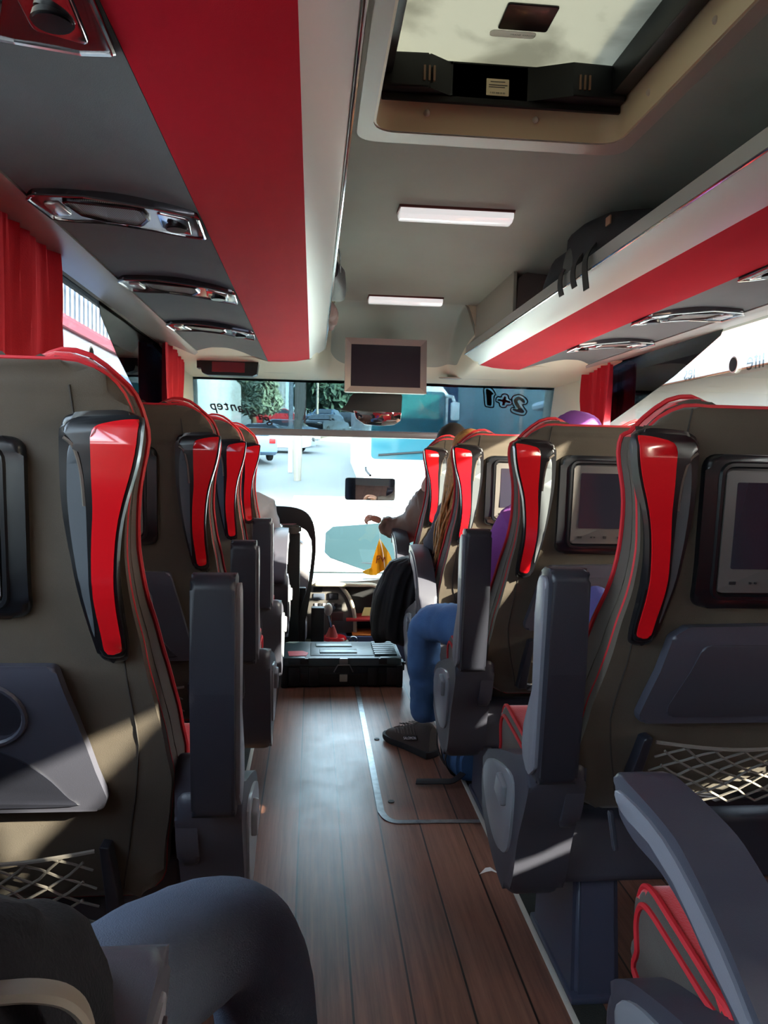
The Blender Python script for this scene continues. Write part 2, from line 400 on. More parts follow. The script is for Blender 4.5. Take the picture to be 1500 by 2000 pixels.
struct('roof', bm, mat('roof_paint', 'd8d8d4', .4))  # unseen outer shell, added to stop daylight leaking through ceiling gaps
# seams between ceiling panels
def seam(nm, y, m_, x0=XL, x1=XR, w_=.008):
    pts = [p for p in prof if x0 <= p[0] <= x1]; bm = B()
    for k in range(len(pts)-1):
        (xa, za), (xb, zb) = pts[k], pts[k+1]
        q = [bm.verts.new(c) for c in ((xa, y, za-.004), (xb, y, zb-.004), (xb, y+w_, zb-.004), (xa, y+w_, za-.004))]; bm.faces.new(q)
    bmesh.ops.remove_doubles(bm, verts=bm.verts, dist=.0005); thicken(bm, .003); return struct(nm, bm, m_)
seam('trim_6', 3.07, mat('seam_light', 'c9c5b6', .5))
seam('trim_7', 2.09, mat('seam_grey', '6a6a68', .6), x0=.8)
seam('trim_8', 2.02, MATS['seam_grey'], x1=.1)
def ceil_z(x):
    for (a, za), (b_, zb_) in zip(prof, prof[1:]):
        if a <= x <= b_ and b_ > a: return za+(zb_-za)*(x-a)/(b_-a)
    return 1.78
# front fascia: cream moulding, grey tongue in the middle
def smooth(t): t = max(0, min(1, t)); return t*t*(3-2*t)
def fas(x, y):
    out = 1.775+(1.70-1.775)*(y-4.12)/(4.97-4.12)
    inn = 2.045-(2.045-1.705)*smooth((y-4.12)/.85)**1.25
    e = smooth((x+.01)/.12)*smooth((.92-x)/.12)
    return out+(inn-out)*e
xs = frange(XL, XR, .0125); yy = frange(4.12, 4.97, .0125)
bm = sheet((xs, yy), lambda a, b_: (a, b_, fas(a, b_)))
for f in bm.faces:
    c = f.calc_center_median(); dx = abs(c.x-.475); lim = 4.74 if dx < .26 else 4.74-.14*(1-math.sqrt(max(0, 1-((dx-.26)/.13)**2)) if dx < .39 else 1)
    f.material_index = 0
thicken(bm, .015)
tg = cream.copy(); tg.name = 'moulding_with_grey_tongue'; nn_ = tg.node_tree; bs = nn_.nodes['Principled BSDF']
tc_ = nn_.nodes.new('ShaderNodeNewGeometry'); sx_ = nn_.nodes.new('ShaderNodeSeparateXYZ'); nn_.links.new(tc_.outputs['Position'], sx_.inputs[0])
def m_(op, a, b_=0.):
    q = nn_.nodes.new('ShaderNodeMath'); q.operation = op
    for i, v in enumerate((a, b_)):
        if hasattr(v, 'links'): nn_.links.new(v, q.inputs[i])
        else: q.inputs[i].default_value = v
    return q.outputs[0]
qx = m_('MAXIMUM', m_('SUBTRACT', m_('ABSOLUTE', m_('SUBTRACT', sx_.outputs[0], .475)), .25), 0.); qy = m_('MAXIMUM', m_('SUBTRACT', sx_.outputs[1], 4.60), 0.)
ins = m_('LESS_THAN', m_('SQRT', m_('ADD', m_('MULTIPLY', qx, qx), m_('MULTIPLY', qy, qy))), .13)
mc = nn_.nodes.new('ShaderNodeMixRGB'); mc.inputs[1].default_value = hexc('d8d2bd'); mc.inputs[2].default_value = hexc('9ea398'); nn_.links.new(ins, mc.inputs[0]); nn_.links.new(mc.outputs[0], bs.inputs['Base Color'])
struct('trim_9', bm, tg, ang=60)
# grey oval lamp recesses in the fascia
for i, (px, py, a) in enumerate(((545, 722, .20), (940, 727, .26))):
    c = W(px, py, 4.78); zz = fas(c.x, 4.78)-.004
    o = thing('front_ceiling_lamp', 'long flat oval lamp in the cream moulding, %s' % ('beside the black digital display' if i == 0 else 'on the door side right of the television'), 'lamp', (c.x, 4.78, zz), 'oval lamps over the windscreen')
    obj('lamp_lens', slab([(c.x+a*math.cos(t*PI/16), 4.78+.045*math.sin(t*PI/16)) for t in range(32)], zz, zz-.008, bev=.004), mat('oval_lens', '9a9a94', .3), o)
    obj('lamp_rim', tube(B(), [(c.x+(a+.004)*math.cos(t*PI/16), 4.78+.049*math.sin(t*PI/16), zz-.002) for t in range(32)], .004, 6, closed=True), beige, o)
# windscreen, pillars, blind
WT, WB = (4.97, 1.70), (5.35, .37)
def wy(z): return WT[0]+(WB[0]-WT[0])*(WT[1]-z)/(WT[1]-WB[1])
def wsl(x0, x1, z0, z1, off, t): return slab([(x0, z0), (x1, z0), (x1, z1), (x0, z1)], 0, t, f=lambda u, v, h: (u, wy(v)+off+h, v))
wsc = struct('window_9', wsl(-.80, 1.62, .37, 1.72, 0, .006), glass('windscreen_glass', (.74, .82, .81, 1), .03))
o = obj('frit_band', wsl(-.80, 1.62, 1.675, 1.72, -.003, .002), frit, wsc)
bl = thing('windscreen_blind', 'blue-tinted see-through blind drawn down over the top of the windscreen', 'blind', (.4, 5.0, 1.36))
obj('tinted_film', wsl(-.78, 1.58, 1.375, 1.70, -.03, .001), glass('blue_film', (.27, .32, .35, 1), .03), bl)
bm = bx(-.78, 1.58, wy(1.36)-.04, wy(1.36)-.02, 1.335, 1.382, bev=.008); obj('bottom_bar', bm, mat('blind_bar', '77757a', .35, metal=.3), bl)
# mirrored lettering on the windscreen
def mirror_text(s, sz, px, py, rot, **k):
    p = W(px, py, wy(1.5)+.0); c, s_ = math.cos(rot), math.sin(rot)
    Mx = Matrix(((-c, s_, 0, p.x), (0, 0, 1, p.y-.035), (s_, c, 0, p.z), (0, 0, 0, 1)))
    return text(s, sz, Mx, **k)
ink = mat('sticker_black', '101828', .6)
chars = 'gaziantep'; n_ = len(chars); bm = B()
for i, ch in enumerate(chars):
    t = i/(n_-1); px = 524-104*t; py = 818-25*t-8*math.sin(PI*t)*(1)+10*(t-.5)**2*0
    merge(bm, mirror_text(ch, .085, px, py, math.radians(-12+14*t), shear=.35, depth=.0004, bold=.0012))
obj('gaziantep_lettering', bm, ink, wsc)
def trace(pts):
    out = []
    for (a, b_) in pts:
        q = W(940+a/10, 740+b_/10, wy(1.52)-.035); out.append((q.x, q.z))
    return [(v.x, v.y) for v in cr(out, 3)]
yk = wy(1.52)-.035
GLY = {'1': ([(50, 190), (110, 162), (190, 178), (250, 240), (280, 310), (248, 345), (245, 530), (215, 557), (120, 547), (70, 510), (52, 300)], [(90, 205), (150, 210), (200, 250), (235, 300), (198, 325), (197, 515), (120, 515), (108, 480), (95, 300)]),
 '+': ([(400, 312), (450, 293), (520, 320), (540, 392), (592, 412), (602, 450), (575, 510), (502, 512), (482, 552), (420, 562), (362, 532), (350, 472), (290, 442), (285, 390), (320, 348), (390, 352)], [(440, 345), (485, 358), (480, 408), (560, 438), (550, 472), (468, 458), (450, 516), (400, 510), (415, 455), (330, 427), (338, 393), (422, 405)]),
 '2': ([(615, 345), (720, 305), (830, 343), (905, 435), (865, 500), (805, 502), (852, 580), (888, 640), (852, 700), (800, 712), (700, 692), (600, 655), (573, 610), (592, 560), (650, 560), (612, 490), (592, 420)], [(640, 400), (700, 350), (780, 368), (840, 418), (845, 465), (800, 455), (740, 408), (712, 445), (745, 515), (832, 630), (820, 660), (770, 665), (620, 615), (630, 580), (712, 592), (655, 500), (635, 440)])}
bmo = B()
for k_, (o_, i_) in GLY.items():
    tube(bmo, [(a, yk, b_) for a, b_ in trace(o_)], .0045, 6, closed=True)
    obj('number_lettering', slab(trace(i_), 0, .002, f=lambda u, v, h: (u, yk-h, v)), ink, wsc)
obj('number_outline', bmo, ink, wsc)
# A pillars (cream) either side
for nm, xa, xb, s in (('trim_10', XL, -.755, 1), ('trim_11', 1.56, XR, -1)):
    bm = B(); P = [(xa, 4.50), (xb, 4.95), (xb, 5.12), (xa, 5.12)] if s > 0 else [(xb, 4.50), (xb, 5.12), (xa, 5.12), (xa, 4.95)]
    lo = [bm.verts.new((x, y+(.30 if y > 4.6 else 0), .35)) for x, y in P]; hi = [bm.verts.new((x, y, 1.76)) for x, y in P]
    for i in range(4): bm.faces.new((lo[i-1], lo[i], hi[i], hi[i-1]))
    bm.faces.new(hi); bm.faces.new(lo[::-1]); bmesh.ops.recalc_face_normals(bm, faces=bm.faces)
    bmesh.ops.bevel(bm, geom=list(bm.edges), offset=.008, segments=2, affect='EDGES')
    struct(nm, bm, cream)
# ================================================================== luggage racks
def pods_at(side): return (.99, 1.83, 2.61, 3.41) if side < 0 else (1.30, 2.0, 2.72, 3.44)
def rack(side):
    X = lambda d: cx+side*d
    lab = ('long red and grey luggage rack over the single seats', 'long red and grey luggage rack over the double seats with a backpack on it')[side > 0]
    root = thing('luggage_rack', lab, 'luggage rack', (X(.8), 0.9, 1.70), 'overhead racks')
    y0, y1 = YB+.01, YR
    lip = [(.400, 1.788), (.394, 1.80), (.392, 1.835), (.400, 1.842), (.414, 1.838), (.420, 1.80), (.470, 1.768), (.478, 1.748), (.478, 1.733), (.472, 1.735), (.44, 1.755)]
    f = lambda u, v, h: (X(u), h, v)
    b1 = slab([(.400, 1.79), (.476, 1.738), (.484, 1.745), (.418, 1.802), (.412, 1.842), (.396, 1.842), (.393, 1.80)], y0, y1, bev=.002, seg=1, both=True, f=f)
    obj('silver_edge', b1, silver, root)
    obj('edge_bead', tube(B(), [(X(.391), y0, 1.795), (X(.391), y1, 1.795)], .004, 8), chrome, root)
    c1 = [(.476, 1.738), (.55, 1.724), (.63, 1.718), (.702, 1.718)]; c2 = [(p, q+.02) for p, q in c1[::-1]]
    obj('red_panel', slab(c1+c2, y0, y1-.005, bev=.002, seg=1, both=True, f=f), redfab, root)
    g = cr([(.704, 1.720), (.78, 1.742), (.88, 1.758), (.98, 1.760), (1.072, 1.752)], 4, closed=False)
    c1 = [(q.x, q.y) for q in g]; c2 = [(p, q+.02) for p, q in c1[::-1]]
    obj('padded_panel', slab(c1+c2, y0, y1-.01, bev=.002, seg=1, both=True, f=f), greyfab, root)
    obj('window_rail', slab([(1.074, 1.748), (1.10, 1.742), (1.20, 1.765), (1.248, 1.772), (1.248, 1.80), (1.074, 1.775)], y0, y1+.05, bev=.004, both=True, f=f), mat('satin_rail', '9b948f', .38, metal=.45), root)
    obj('rack_floor', slab([(.41, 1.80), (.50, 1.765), (1.22, 1.79), (1.22, 1.80), (.5, 1.775), (.42, 1.81)], y0, y1, f=f), mat('rack_floor', '3a3a3c', .8), root)
    # closed rack end
    obj('end_cap', slab([(.40, 1.842), (.40, 1.79), (.478, 1.735), (.70, 1.716), (.8, 1.742), (1.07, 1.752), (1.24, 1.775), (1.24, 1.80), (.45, 1.83)], y1, y1+.012, bev=.003, f=f), cream, root)
    # service units: reading lamp, air nozzle, speaker
    zf = lambda d: 1.7215+.0385*math.sin(max(0, min(1, (d-.70)/.27))*PI/2)-max(0, d-.97)*.08
    for yp in pods_at(side):
        fm = lambda u, v, h, yp=yp: (X(u), yp+v, zf(u)-h)
        cuts = [.70+.03*i for i in range(13)]
        out = [(.706, -.105), (.80, -.085), (.95, -.085), (1.05, -.10), (1.070, -.075), (1.062, .06), (1.02, .085), (.95, .10), (.85, .105), (.76, .09), (.712, .065)]
        pod = obj('service_panel', slab(rpoly(out, .012, 3), -.004, .013, bev=.006, cuts_u=cuts, f=fm), darkchrome, root)
        rim = [fm(p.x, p.y, .013) for p in rpoly(out, .012, 3)]
        obj('chrome_rim', tube(B(), rim, .0035, 6, closed=True), chrome, pod)
        sp_ = [(.835, -.065), (1.0, -.065), (.985, .03), (.94, .068), (.86, .068), (.83, .0)]
        obj('speaker_grille', slab(rpoly(sp_, .012, 3), .010, .0155, bev=.002, cuts_u=cuts, f=fm), GRILLE, pod)
        obj('grille_frame', tube(B(), [fm(p.x, p.y, .016) for p in rpoly(sp_, .012, 3)], .0045, 6, closed=True), darkchrome, pod)
        lampo = rpoly([(.73, -.07), (.80, -.065), (.81, .055), (.74, .055)], .012, 3)
        obj('nozzle_plate', slab(lampo, .012, .017, bev=.003, f=fm), chrome, pod)
        c_ = fm(.768, .0, .02); bm = B(); cyl(bm, c_, .026, .014, 'z', 20, r2=.022, bev=.003)
        nz = obj('air_nozzle', bm, blackgl, pod)
        obj('reading_lamp', slab(rpoly([(1.012, -.05), (1.045, -.05), (1.04, .03), (1.005, .03)], .008, 3), .012, .018, bev=.003, f=fm), mat('lamp_lens', 'b9b4b4', .15, metal=.4), pod)
        obj('status_light', slab(rrect(.90, .912, .080, .092, .004, 2), .010, .0165, f=fm), redgl, pod)
    return root
g_ = bpy.data.materials.new('speaker_ribs'); g_.use_nodes = True; n = g_.node_tree; bb = n.nodes['Principled BSDF']
tc = n.nodes.new('ShaderNodeTexCoord'); wv = n.nodes.new('ShaderNodeTexWave'); wv.wave_type = 'BANDS'; wv.bands_direction = 'X'; wv.inputs['Scale'].default_value = 70
n.links.new(tc.outputs['Object'], wv.inputs['Vector']); rp = n.nodes.new('ShaderNodeValToRGB'); rp.color_ramp.elements[0].color = hexc('2c2b2a'); rp.color_ramp.elements[1].color = hexc('8e8a82')
n.links.new(wv.outputs[0], rp.inputs[0]); n.links.new(rp.outputs[0], bb.inputs['Base Color']); bb.inputs['Roughness'].default_value = .45; bb.inputs['Metallic'].default_value = .3
GRILLE = g_
rackL = rack(-1); rackR = rack(1)
# ceiling hatch
hatch = thing('roof_hatch', 'large roof hatch with frosted glass in a beige frame', 'roof hatch', (.455, 1.4, 2.05))
x0, x1, y0, y1 = .092, .822, .78, 2.075
def ring(outer, inner, z0, z1, bev=0):
    bm = B(); N = len(outer)
    vo = [bm.verts.new((*p, z0)) for p in outer]; vi = [bm.verts.new((*p, z0)) for p in inner]
    wo = [bm.verts.new((*p, z1)) for p in outer]; wi = [bm.verts.new((*p, z1)) for p in inner]
    for i in range(N):
        for q in ((vo[i-1], vo[i], vi[i], vi[i-1]), (wo[i-1], wi[i-1], wi[i], wo[i]), (vo[i-1], wo[i-1], wo[i], vo[i]), (vi[i-1], vi[i], wi[i], wi[i-1])): bm.faces.new(q)
    bmesh.ops.recalc_face_normals(bm, faces=bm.faces)
    if bev: bmesh.ops.bevel(bm, geom=[e for e in bm.edges if e.is_manifold and e.calc_face_angle(0) > 1.2], offset=bev, segments=3, affect='EDGES')
    return bm
o_, i_ = rrect(x0, x1, y0, y1, .07, 8), rrect(x0+.075, x1-.065, y0+.06, y1-.165, .06, 8)
i2 = rrect(x0+.05, x1-.05, y0+.045, y1-.075, .06, 8)
obj('frame', ring(o_, i2, 2.062, 2.028, .006), beige, hatch)
bm = B()   # flared well from the frame up to the lid
lo = [bm.verts.new((*p, 2.03)) for p in i2]; hi = [bm.verts.new((*p, 2.15)) for p in rrect(x0+.06, x1-.055, y0+.05, y1-.105, .06, 8)]
for i in range(len(lo)): bm.faces.new((lo[i-1], lo[i], hi[i], hi[i-1]))
bmesh.ops.recalc_face_normals(bm, faces=bm.faces); bmesh.ops.reverse_faces(bm, faces=bm.faces); bmesh.ops.solidify(bm, geom=list(bm.faces), thickness=.006)
obj('well', bm, mat('warm_beige', 'cdb896', .45), hatch)
fr_ = [mat('black_mechanism', '07080a', .5, spec=.3)]
bm = B(); yi = y1-.115
P = [(x0+.062, yi), (x1-.06, yi), (x1-.06, yi-.055), (x1-.20, yi-.055), (x1-.30, yi-.012), (x0+.235, yi-.012), (x0+.175, yi-.05), (x0+.062, yi-.05)]
merge(bm, slab(rpoly(P, .012, 3), 2.10, 2.18, bev=.006, both=True)); box(bm, x0+.062, x1-.06, yi-.012, yi, 2.085, 2.185, bev=.003)
box(bm, x0+.058, x0+.085, y0+.05, yi, 2.13, 2.185, bev=.004); box(bm, x1-.1, x1-.06, y0+.05, yi, 2.11, 2.185, bev=.004); box(bm, x0+.06, x1-.06, y0+.05, y0+.09, 2.12, 2.185, bev=.004)
obj('mechanism', bm, fr_, hatch)
bm = B()
for k in range(3): box(bm, x0+.16+k*.012, x0+.165+k*.012, yi-.054, yi-.046, 2.115, 2.15)
for k in range(3): box(bm, x1-.185+k*.012, x1-.18+k*.012, yi-.059, yi-.05, 2.115, 2.15)
obj('vent_slots', bm, mat('brown_slot', '6a4a30', .5), hatch)
# frosted lid: translucent
lm = bpy.data.materials.new('frosted_lid'); lm.use_nodes = True; n = lm.node_tree; n.nodes.clear()
tr = n.nodes.new('ShaderNodeBsdfTranslucent'); df = n.nodes.new('ShaderNodeBsdfDiffuse'); k_ = n.nodes.new('ShaderNodeMixShader'); oo = n.nodes.new('ShaderNodeOutputMaterial'); k_.inputs[0].default_value = .35
tx = n.nodes.new('ShaderNodeTexNoise'); tx.inputs['Scale'].default_value = 5; tx.inputs['Detail'].default_value = 8; tx.inputs['Distortion'].default_value = .4
tcc = n.nodes.new('ShaderNodeTexCoord'); n.links.new(tcc.outputs['Object'], tx.inputs['Vector'])
rp = n.nodes.new('ShaderNodeValToRGB'); rp.color_ramp.elements[0].position = .38; rp.color_ramp.elements[1].position = .55; rp.color_ramp.elements[0].color = (.15, .152, .13, 1); rp.color_ramp.elements[1].color = (.225, .23, .20, 1)
n.links.new(tx.outputs[0], rp.inputs[0]); n.links.new(rp.outputs[0], tr.inputs[0]); n.links.new(rp.outputs[0], df.inputs[0])
n.links.new(tr.outputs[0], k_.inputs[1]); n.links.new(df.outputs[0], k_.inputs[2]); n.links.new(k_.outputs[0], oo.inputs[0])
stickm = lm.copy(); stickm.name = 'backlit_sticker'
for l_ in list(stickm.node_tree.links):
    if l_.to_socket.name == 'Color' and l_.from_node.type == 'VALTORGB': stickm.node_tree.links.remove(l_)
for q in stickm.node_tree.nodes:
    if q.type in ('BSDF_TRANSLUCENT', 'BSDF_DIFFUSE'): q.inputs[0].default_value = (.85, .85, .85, 1)
obj('glass_lid', bx(x0+.05, x1-.05, y0+.04, y1-.1, 2.19, 2.196), lm, hatch)
obj('lid_window', slab(rpoly([(.405, 1.70), (.52, 1.70), (.52, 1.80), (.405, 1.80)], .008), 2.192, 2.186, bev=.002), blackgl, hatch)
obj('oval_sticker', slab(rrect(.392, .50, 1.806, 1.832, .013, 4), 2.189, 2.187), stickm, hatch)
bm = bx(.40, .47, yi-.0125, yi-.0135, 2.115, 2.15)
lb = obj('paper_label', slab(rrect(.415, .472, 2.108, 2.148, .002), 0, .001, f=lambda u, v, h: (u, yi-.0125-h, v)), mat('label_paper', 'd8c9a8', .6), hatch); bm.free()
bm = B()
for z, a, c in ((2.141, .425, .462), (2.133, .421, .468), (2.128, .421, .462)): box(bm, a, c, yi-.0142, yi-.0137, z-.0008, z+.0008)
merge(bm, text('0 850 808 00 00', .0058, frame3((.4435, yi-.0138, 2.114), (1, 0, 0), (0, 0, 1)), .0002)); obj('print', bm, ink, lb)
merge_ = bm = B(); merge(bm, text('TRANS', .008, frame3((.452, 1.818, 2.1865), (1, 0, 0), (0, -1, 0)), .0001)); merge(bm, text('KAROSER', .007, frame3((.484, 1.818, 2.1865), (1, 0, 0), (0, -1, 0)), .0001))
obj('print', bm, mat('sticker_grey', '9aa5a8', .6), [c for c in hatch.children if c.name.startswith('oval')][0] if hatch.children else hatch)
for sx, sy in ((x0+.18, y1-.095), (x0+.46, y1-.095), (x1-.05, 1.5), (x1-.05, 1.8)):
    bm = B(); ball(bm, (sx, sy, 2.07), .0085, n=10); obj('screw_cover', bm, beige, hatch)
# bulkhead over the rack ends
for nm, xa, xb in (('trim_13', XL, .11), ('trim_14', .79, XR)):
    bm = B(); xs_ = frange(xa, xb, .03); zt_ = lambda x: interp0(x)
    lo = [bm.verts.new((x, 4.118, fas(x, 4.12)-.005)) for x in xs_]; hi = [bm.verts.new((x, 4.118, max(ceil_z(x)+.01, fas(x, 4.12)))) for x in xs_]
    for i in range(len(xs_)-1): bm.faces.new((lo[i], lo[i+1], hi[i+1], hi[i]))
    thicken(bm, .01); struct(nm, bm, cream)
# two ceiling lamps
for i, (yc, ps) in enumerate(((2.60, 'nearest the roof hatch'), (4.0, 'nearest the television'))):
    o = thing('ceiling_lamp', 'slim white ceiling lamp with a pinkish base, '+ps, 'ceiling lamp', (.462, yc, 2.045), 'aisle ceiling lamps')
    obj('lamp_base', profile_y([(.265, 2.052), (.27, 2.022), (.655, 2.022), (.66, 2.052)], yc-.047, yc+.045, bev=.004), mat('lamp_base', '7c4440', .4), o)
    P = [(yc-.043, 2.024), (yc-.041, 2.004), (yc-.02, 1.995), (yc+.02, 1.995), (yc+.040, 2.008), (yc+.042, 2.024)]
    obj('diffuser', profile_x(P, .272, .653, bev=.006), mat('lamp_diffuser', 'ffffff', .2, coat=.6, emit=.10), o)
# television on its ceiling bracket
tv = thing('television', 'grey-framed dark television hanging in the middle above the windscreen', 'television', (.41, 4.3, 1.57))
a, b_ = W(675, 658, 4.3), W(832, 770, 4.3); tx0, tx1, tz0, tz1 = a.x, b_.x, b_.z, a.z
tvf = lambda u, v, h: (u, 4.3-h+.10*(v-tz0), v)
obj('casing', slab(rrect(tx0, tx1, tz0, tz1, .008), -.045, -.002, bev=.006, both=True, f=tvf), mat('tv_case', '8d7f7c', .45), tv)
bm = B(); fw = .034
oo_, ii_ = [(tx0, tz0), (tx1, tz0), (tx1, tz1), (tx0, tz1)], [(tx0+fw, tz0+fw), (tx1-fw, tz0+fw), (tx1-fw, tz1-fw), (tx0+fw, tz1-fw)]
vo = [bm.verts.new(tvf(*p, .016)) for p in oo_]; vi = [bm.verts.new(tvf(*p, .003)) for p in ii_]; vb = [bm.verts.new(tvf(*p, -.002)) for p in oo_]
for i in range(4): bm.faces.new((vo[i-1], vo[i], vi[i], vi[i-1])); bm.faces.new((vb[i-1], vb[i], vo[i], vo[i-1]))
bmesh.ops.recalc_face_normals(bm, faces=bm.faces); obj('bezel', bm, mat('tv_bezel', '9a8a86', .4), tv, smooth=False)
obj('screen', slab([(tx0+fw-.001, tz0+fw), (tx1-fw, tz0+fw), (tx1-fw, tz1-fw), (tx0+fw, tz1-fw)], -.001, .004, f=tvf), mat('tv_screen', '2a1f2a', .25), tv)
bm = bx(.34, .48, 4.36, 4.62, tz1-.16, tz1-.07, bev=.01); box(bm, .36, .46, 4.54, 4.61, tz1-.1, fas(.41, 4.6)+.01, bev=.005); obj('bracket', bm, blackmt, tv)
# digital sign under the left rack end
sg = thing('digital_display', 'black clock display with a dark red panel under the left rack end', 'digital display', (-.5, 4.5, 1.66))
a, b_ = W(388, 697, 4.45), W(505, 735, 4.45)
P = [(a.x, a.z), (b_.x+.0, a.z), (b_.x-.01, b_.z+.012), (b_.x-.035, b_.z), (a.x+.05, b_.z), (a.x+.018, b_.z+.012)]
obj('housing', slab(rpoly(P, .012, 4), -.09, .0, bev=.004, f=lambda u, v, h: (u, 4.45-h, v)), blackgl, sg)
a, b_ = W(414, 706, 4.45), W(478, 728, 4.45)
obj('red_panel', slab(rrect(a.x, b_.x, b_.z, a.z, .002), 0, .002, f=lambda u, v, h: (u, 4.45-h, v)), mat('led_panel', '6e1420', .3), sg)
obj('mount', bx(-.66, -.40, 4.46, 4.54, 1.69, 1.775), blackmt, sg)
# mirrors
mir = mat('mirror', 'e6e6e6', .02, metal=1.)
m1 = thing('interior_mirror', 'rounded interior mirror under a black housing below the television', 'mirror', (.42, 4.85, 1.5))
Y1 = 4.85
hp = [W(*p, Y1) for p in ((664, 800), (690, 806), (784, 806), (786, 775), (784, 768), (690, 768), (682, 778), (676, 792))]
obj('housing', slab([(p.x, p.z) for p in hp], -.05, .0, bev=.004, f=lambda u, v, h: (u, Y1-h, v)), blackmt, m1)
hp = [W(*p, Y1) for p in ((690, 802), (740, 804), (784, 806), (782, 822), (770, 830), (740, 832), (712, 829), (696, 818))]
obj('mirror_glass', slab([(p.x, p.z) for p in hp], -.01, .004, bev=.002, f=lambda u, v, h: (u, Y1-h-.10*(v-1.45), v)), mir, m1)
m2 = thing('driving_mirror', 'rectangular mirror reflecting red seats at windscreen centre', 'mirror', (.45, 4.95, 1.1))
a, b_ = W(676, 934, 4.95), W(770, 977, 4.95)
ff = lambda u, v, h: (u, 4.95-h-.05*(v-1.05)-.06*(u-.4), v)
obj('housing', slab(rrect(a.x-.004, b_.x+.004, b_.z-.004, a.z+.004, .016), -.03, -.004, bev=.006, f=ff), blackmt, m2)
obj('mirror_glass', slab(rrect(a.x, b_.x, b_.z, a.z, .014), -.004, .001, f=ff), mir, m2)
obj('mount', tube(B(), [((a.x+b_.x)/2, 4.97, 1.09), ((a.x+b_.x)/2-.02, 5.1, 1.12), ((a.x+b_.x)/2-.02, wy(1.14), 1.14)], .008, 8), blackmt, m2)
# closed locker on the right rack
lk = thing('rack_locker', 'closed cream locker at the front end of the right luggage rack', 'locker', (1.2, 3.8, 1.8), )
obj('door_panel', slab([(3.34, 1.848), (4.30, 1.848), (4.30, 2.035), (3.34, 2.035)], 0, .014, bev=.003, f=lambda u, v, h: (.858+.014-h, u, v)), mat('locker_grey', 'a9a69a', .5), lk)
obj('lower_rail', slab([(3.34, 1.82), (4.30, 1.82), (4.30, 1.846), (3.34, 1.846)], 0, .02, bev=.004, f=lambda u, v, h: (.865+.014-h, u, v)), cream, lk)
obj('end_wall', slab(rpoly([(.875, 1.85), (1.5, 1.83), (1.45, 1.96), (1.2, 2.0), (.92, 2.025), (.88, 2.0)], .03, 4), 0, .03, bev=.008, f=lambda u, v, h: (u, 3.36-h, v)), mat('brown_grey', '6a5a56', .5), lk)
obj('end_panel', slab(rpoly([(.95, 1.87), (1.35, 1.86), (1.32, 1.95), (1.1, 1.985), (.97, 1.99)], .03, 4), 0, .004, bev=.003, f=lambda u, v, h: (u, 3.33-h, v)), MATS['brown_grey'], lk)
# curtains
def curtain_mesh(x, s, y0, y1, z0, z1, folds, amp, pinch, waist=.35):
    ymid = (y0+y1)/2; hw = (y1-y0)/2
    def fn(a, b_):
        t = (b_-z0)/(z1-z0)
        k = 1-pinch*math.exp(-((t-waist)/.35)**2)-.12*t**3
        ph = a*folds*2*PI+.5*math.sin(3*t+a*5)
        am = amp*(1+.7*noise.noise(Vector((a*9, x, .3)))); return (x-s*(.012+abs(amp)+am*(math.sin(ph)+.35*math.sin(2.3*ph+1))*(1-.3*t)), ymid+(a-.5)*2*hw*k+.004*math.sin(ph*2), b_)
    return thicken(sheet((frange(0, 1, 1/(folds*14)), frange(z0, z1, .05)), fn), .002)
for s, y0, y1, lab in ((-1, 1.35, 2.42, 'wide red pleated curtain at the left window, nearest the camera'), (-1, 3.98, 4.55, 'narrow red curtain gathered at the front end of the left window'), (1, 4.12, 4.58, 'narrow red curtain gathered at the front end of the right window')):
    x = XL if s < 0 else XR
    o = obj('curtain', curtain_mesh(x, s, y0, y1, .95, 1.775, 13 if y0 < 3 else 6, .030, .22 if y0 < 3 else .35), curtain); tag(o, lab, 'curtain', 'red window curtains')
for y0, y1, lab in ((-2.45, .0, 'wide unseen red curtain furthest behind the camera, added to block the sun'), (.19, 1.60, 'unseen red curtain at the right window pillar, added to block the sun'), (1.95, 2.30, 'narrow unseen red curtain level with the second row, added to block the sun')):  # unseen right-hand curtains, placed and sized to limit where the sun enters
    tag(obj('curtain', curtain_mesh(XR, 1, y0, y1, .95, 1.775, 16 if y0 < -1 else 9 if y0 < 1 else 5, .016, .04), curtain), lab, 'curtain', 'red window curtains')
# ================================================================== seats
def interp(x, xs, ys):
    if x <= xs[0]: return ys[0]
    for i in range(len(xs)-1):
        if x <= xs[i+1]:
            t = (x-xs[i])/(xs[i+1]-xs[i]); t = t*t*(3-2*t)*.4+t*.6
            return ys[i]+(ys[i+1]-ys[i])*t
    return ys[-1]
def yr(z): return interp(z, [.30, .45, .55, .70, .85, 1.0, 1.2, 1.33], [.235, .20, .16, .10, .04, .0, -.01, -.03])
def hw(z, lo): return interp(z, [.33, .46, .55, .63, .72, .80, .88, .98, 1.05, 1.11, 1.18, 1.25], [.240, .250, .266, .276, .267, .256, .245, .231, .225, .229, .240, .252])
ZT = [1.325]
plastic2 = mat('tray_inset_plastic', '32323b', .45)
recl = mat('recliner_plastic', '7d8086', .35)
def seat_outline(zb, grow=0., ears=0.):
    zt = ZT[0]+grow
    zs = frange(zb+.05, 1.22, .045); R = [(hw(z, zb)+grow, z) for z in zs]
    h = hw(1.22, zb)+grow
    R += [(h-.004, 1.25), (h-.018, zt-.045-grow), (h-.042, zt-.02-grow*.4), (h-.085, zt+ears*.6), (h-.13, zt+ears), (h-.165, zt+ears*.2), (.05, zt-.012*(ears > 0))]
    B_ = [(hw(zb, zb)+grow-.06, zb-grow), (hw(zb, zb)+grow-.015, zb+.018)]
    half = [tuple(q) for q in cr(B_+R, 2, closed=False)]
    return half+[(-u, z) for u, z in half[::-1]]
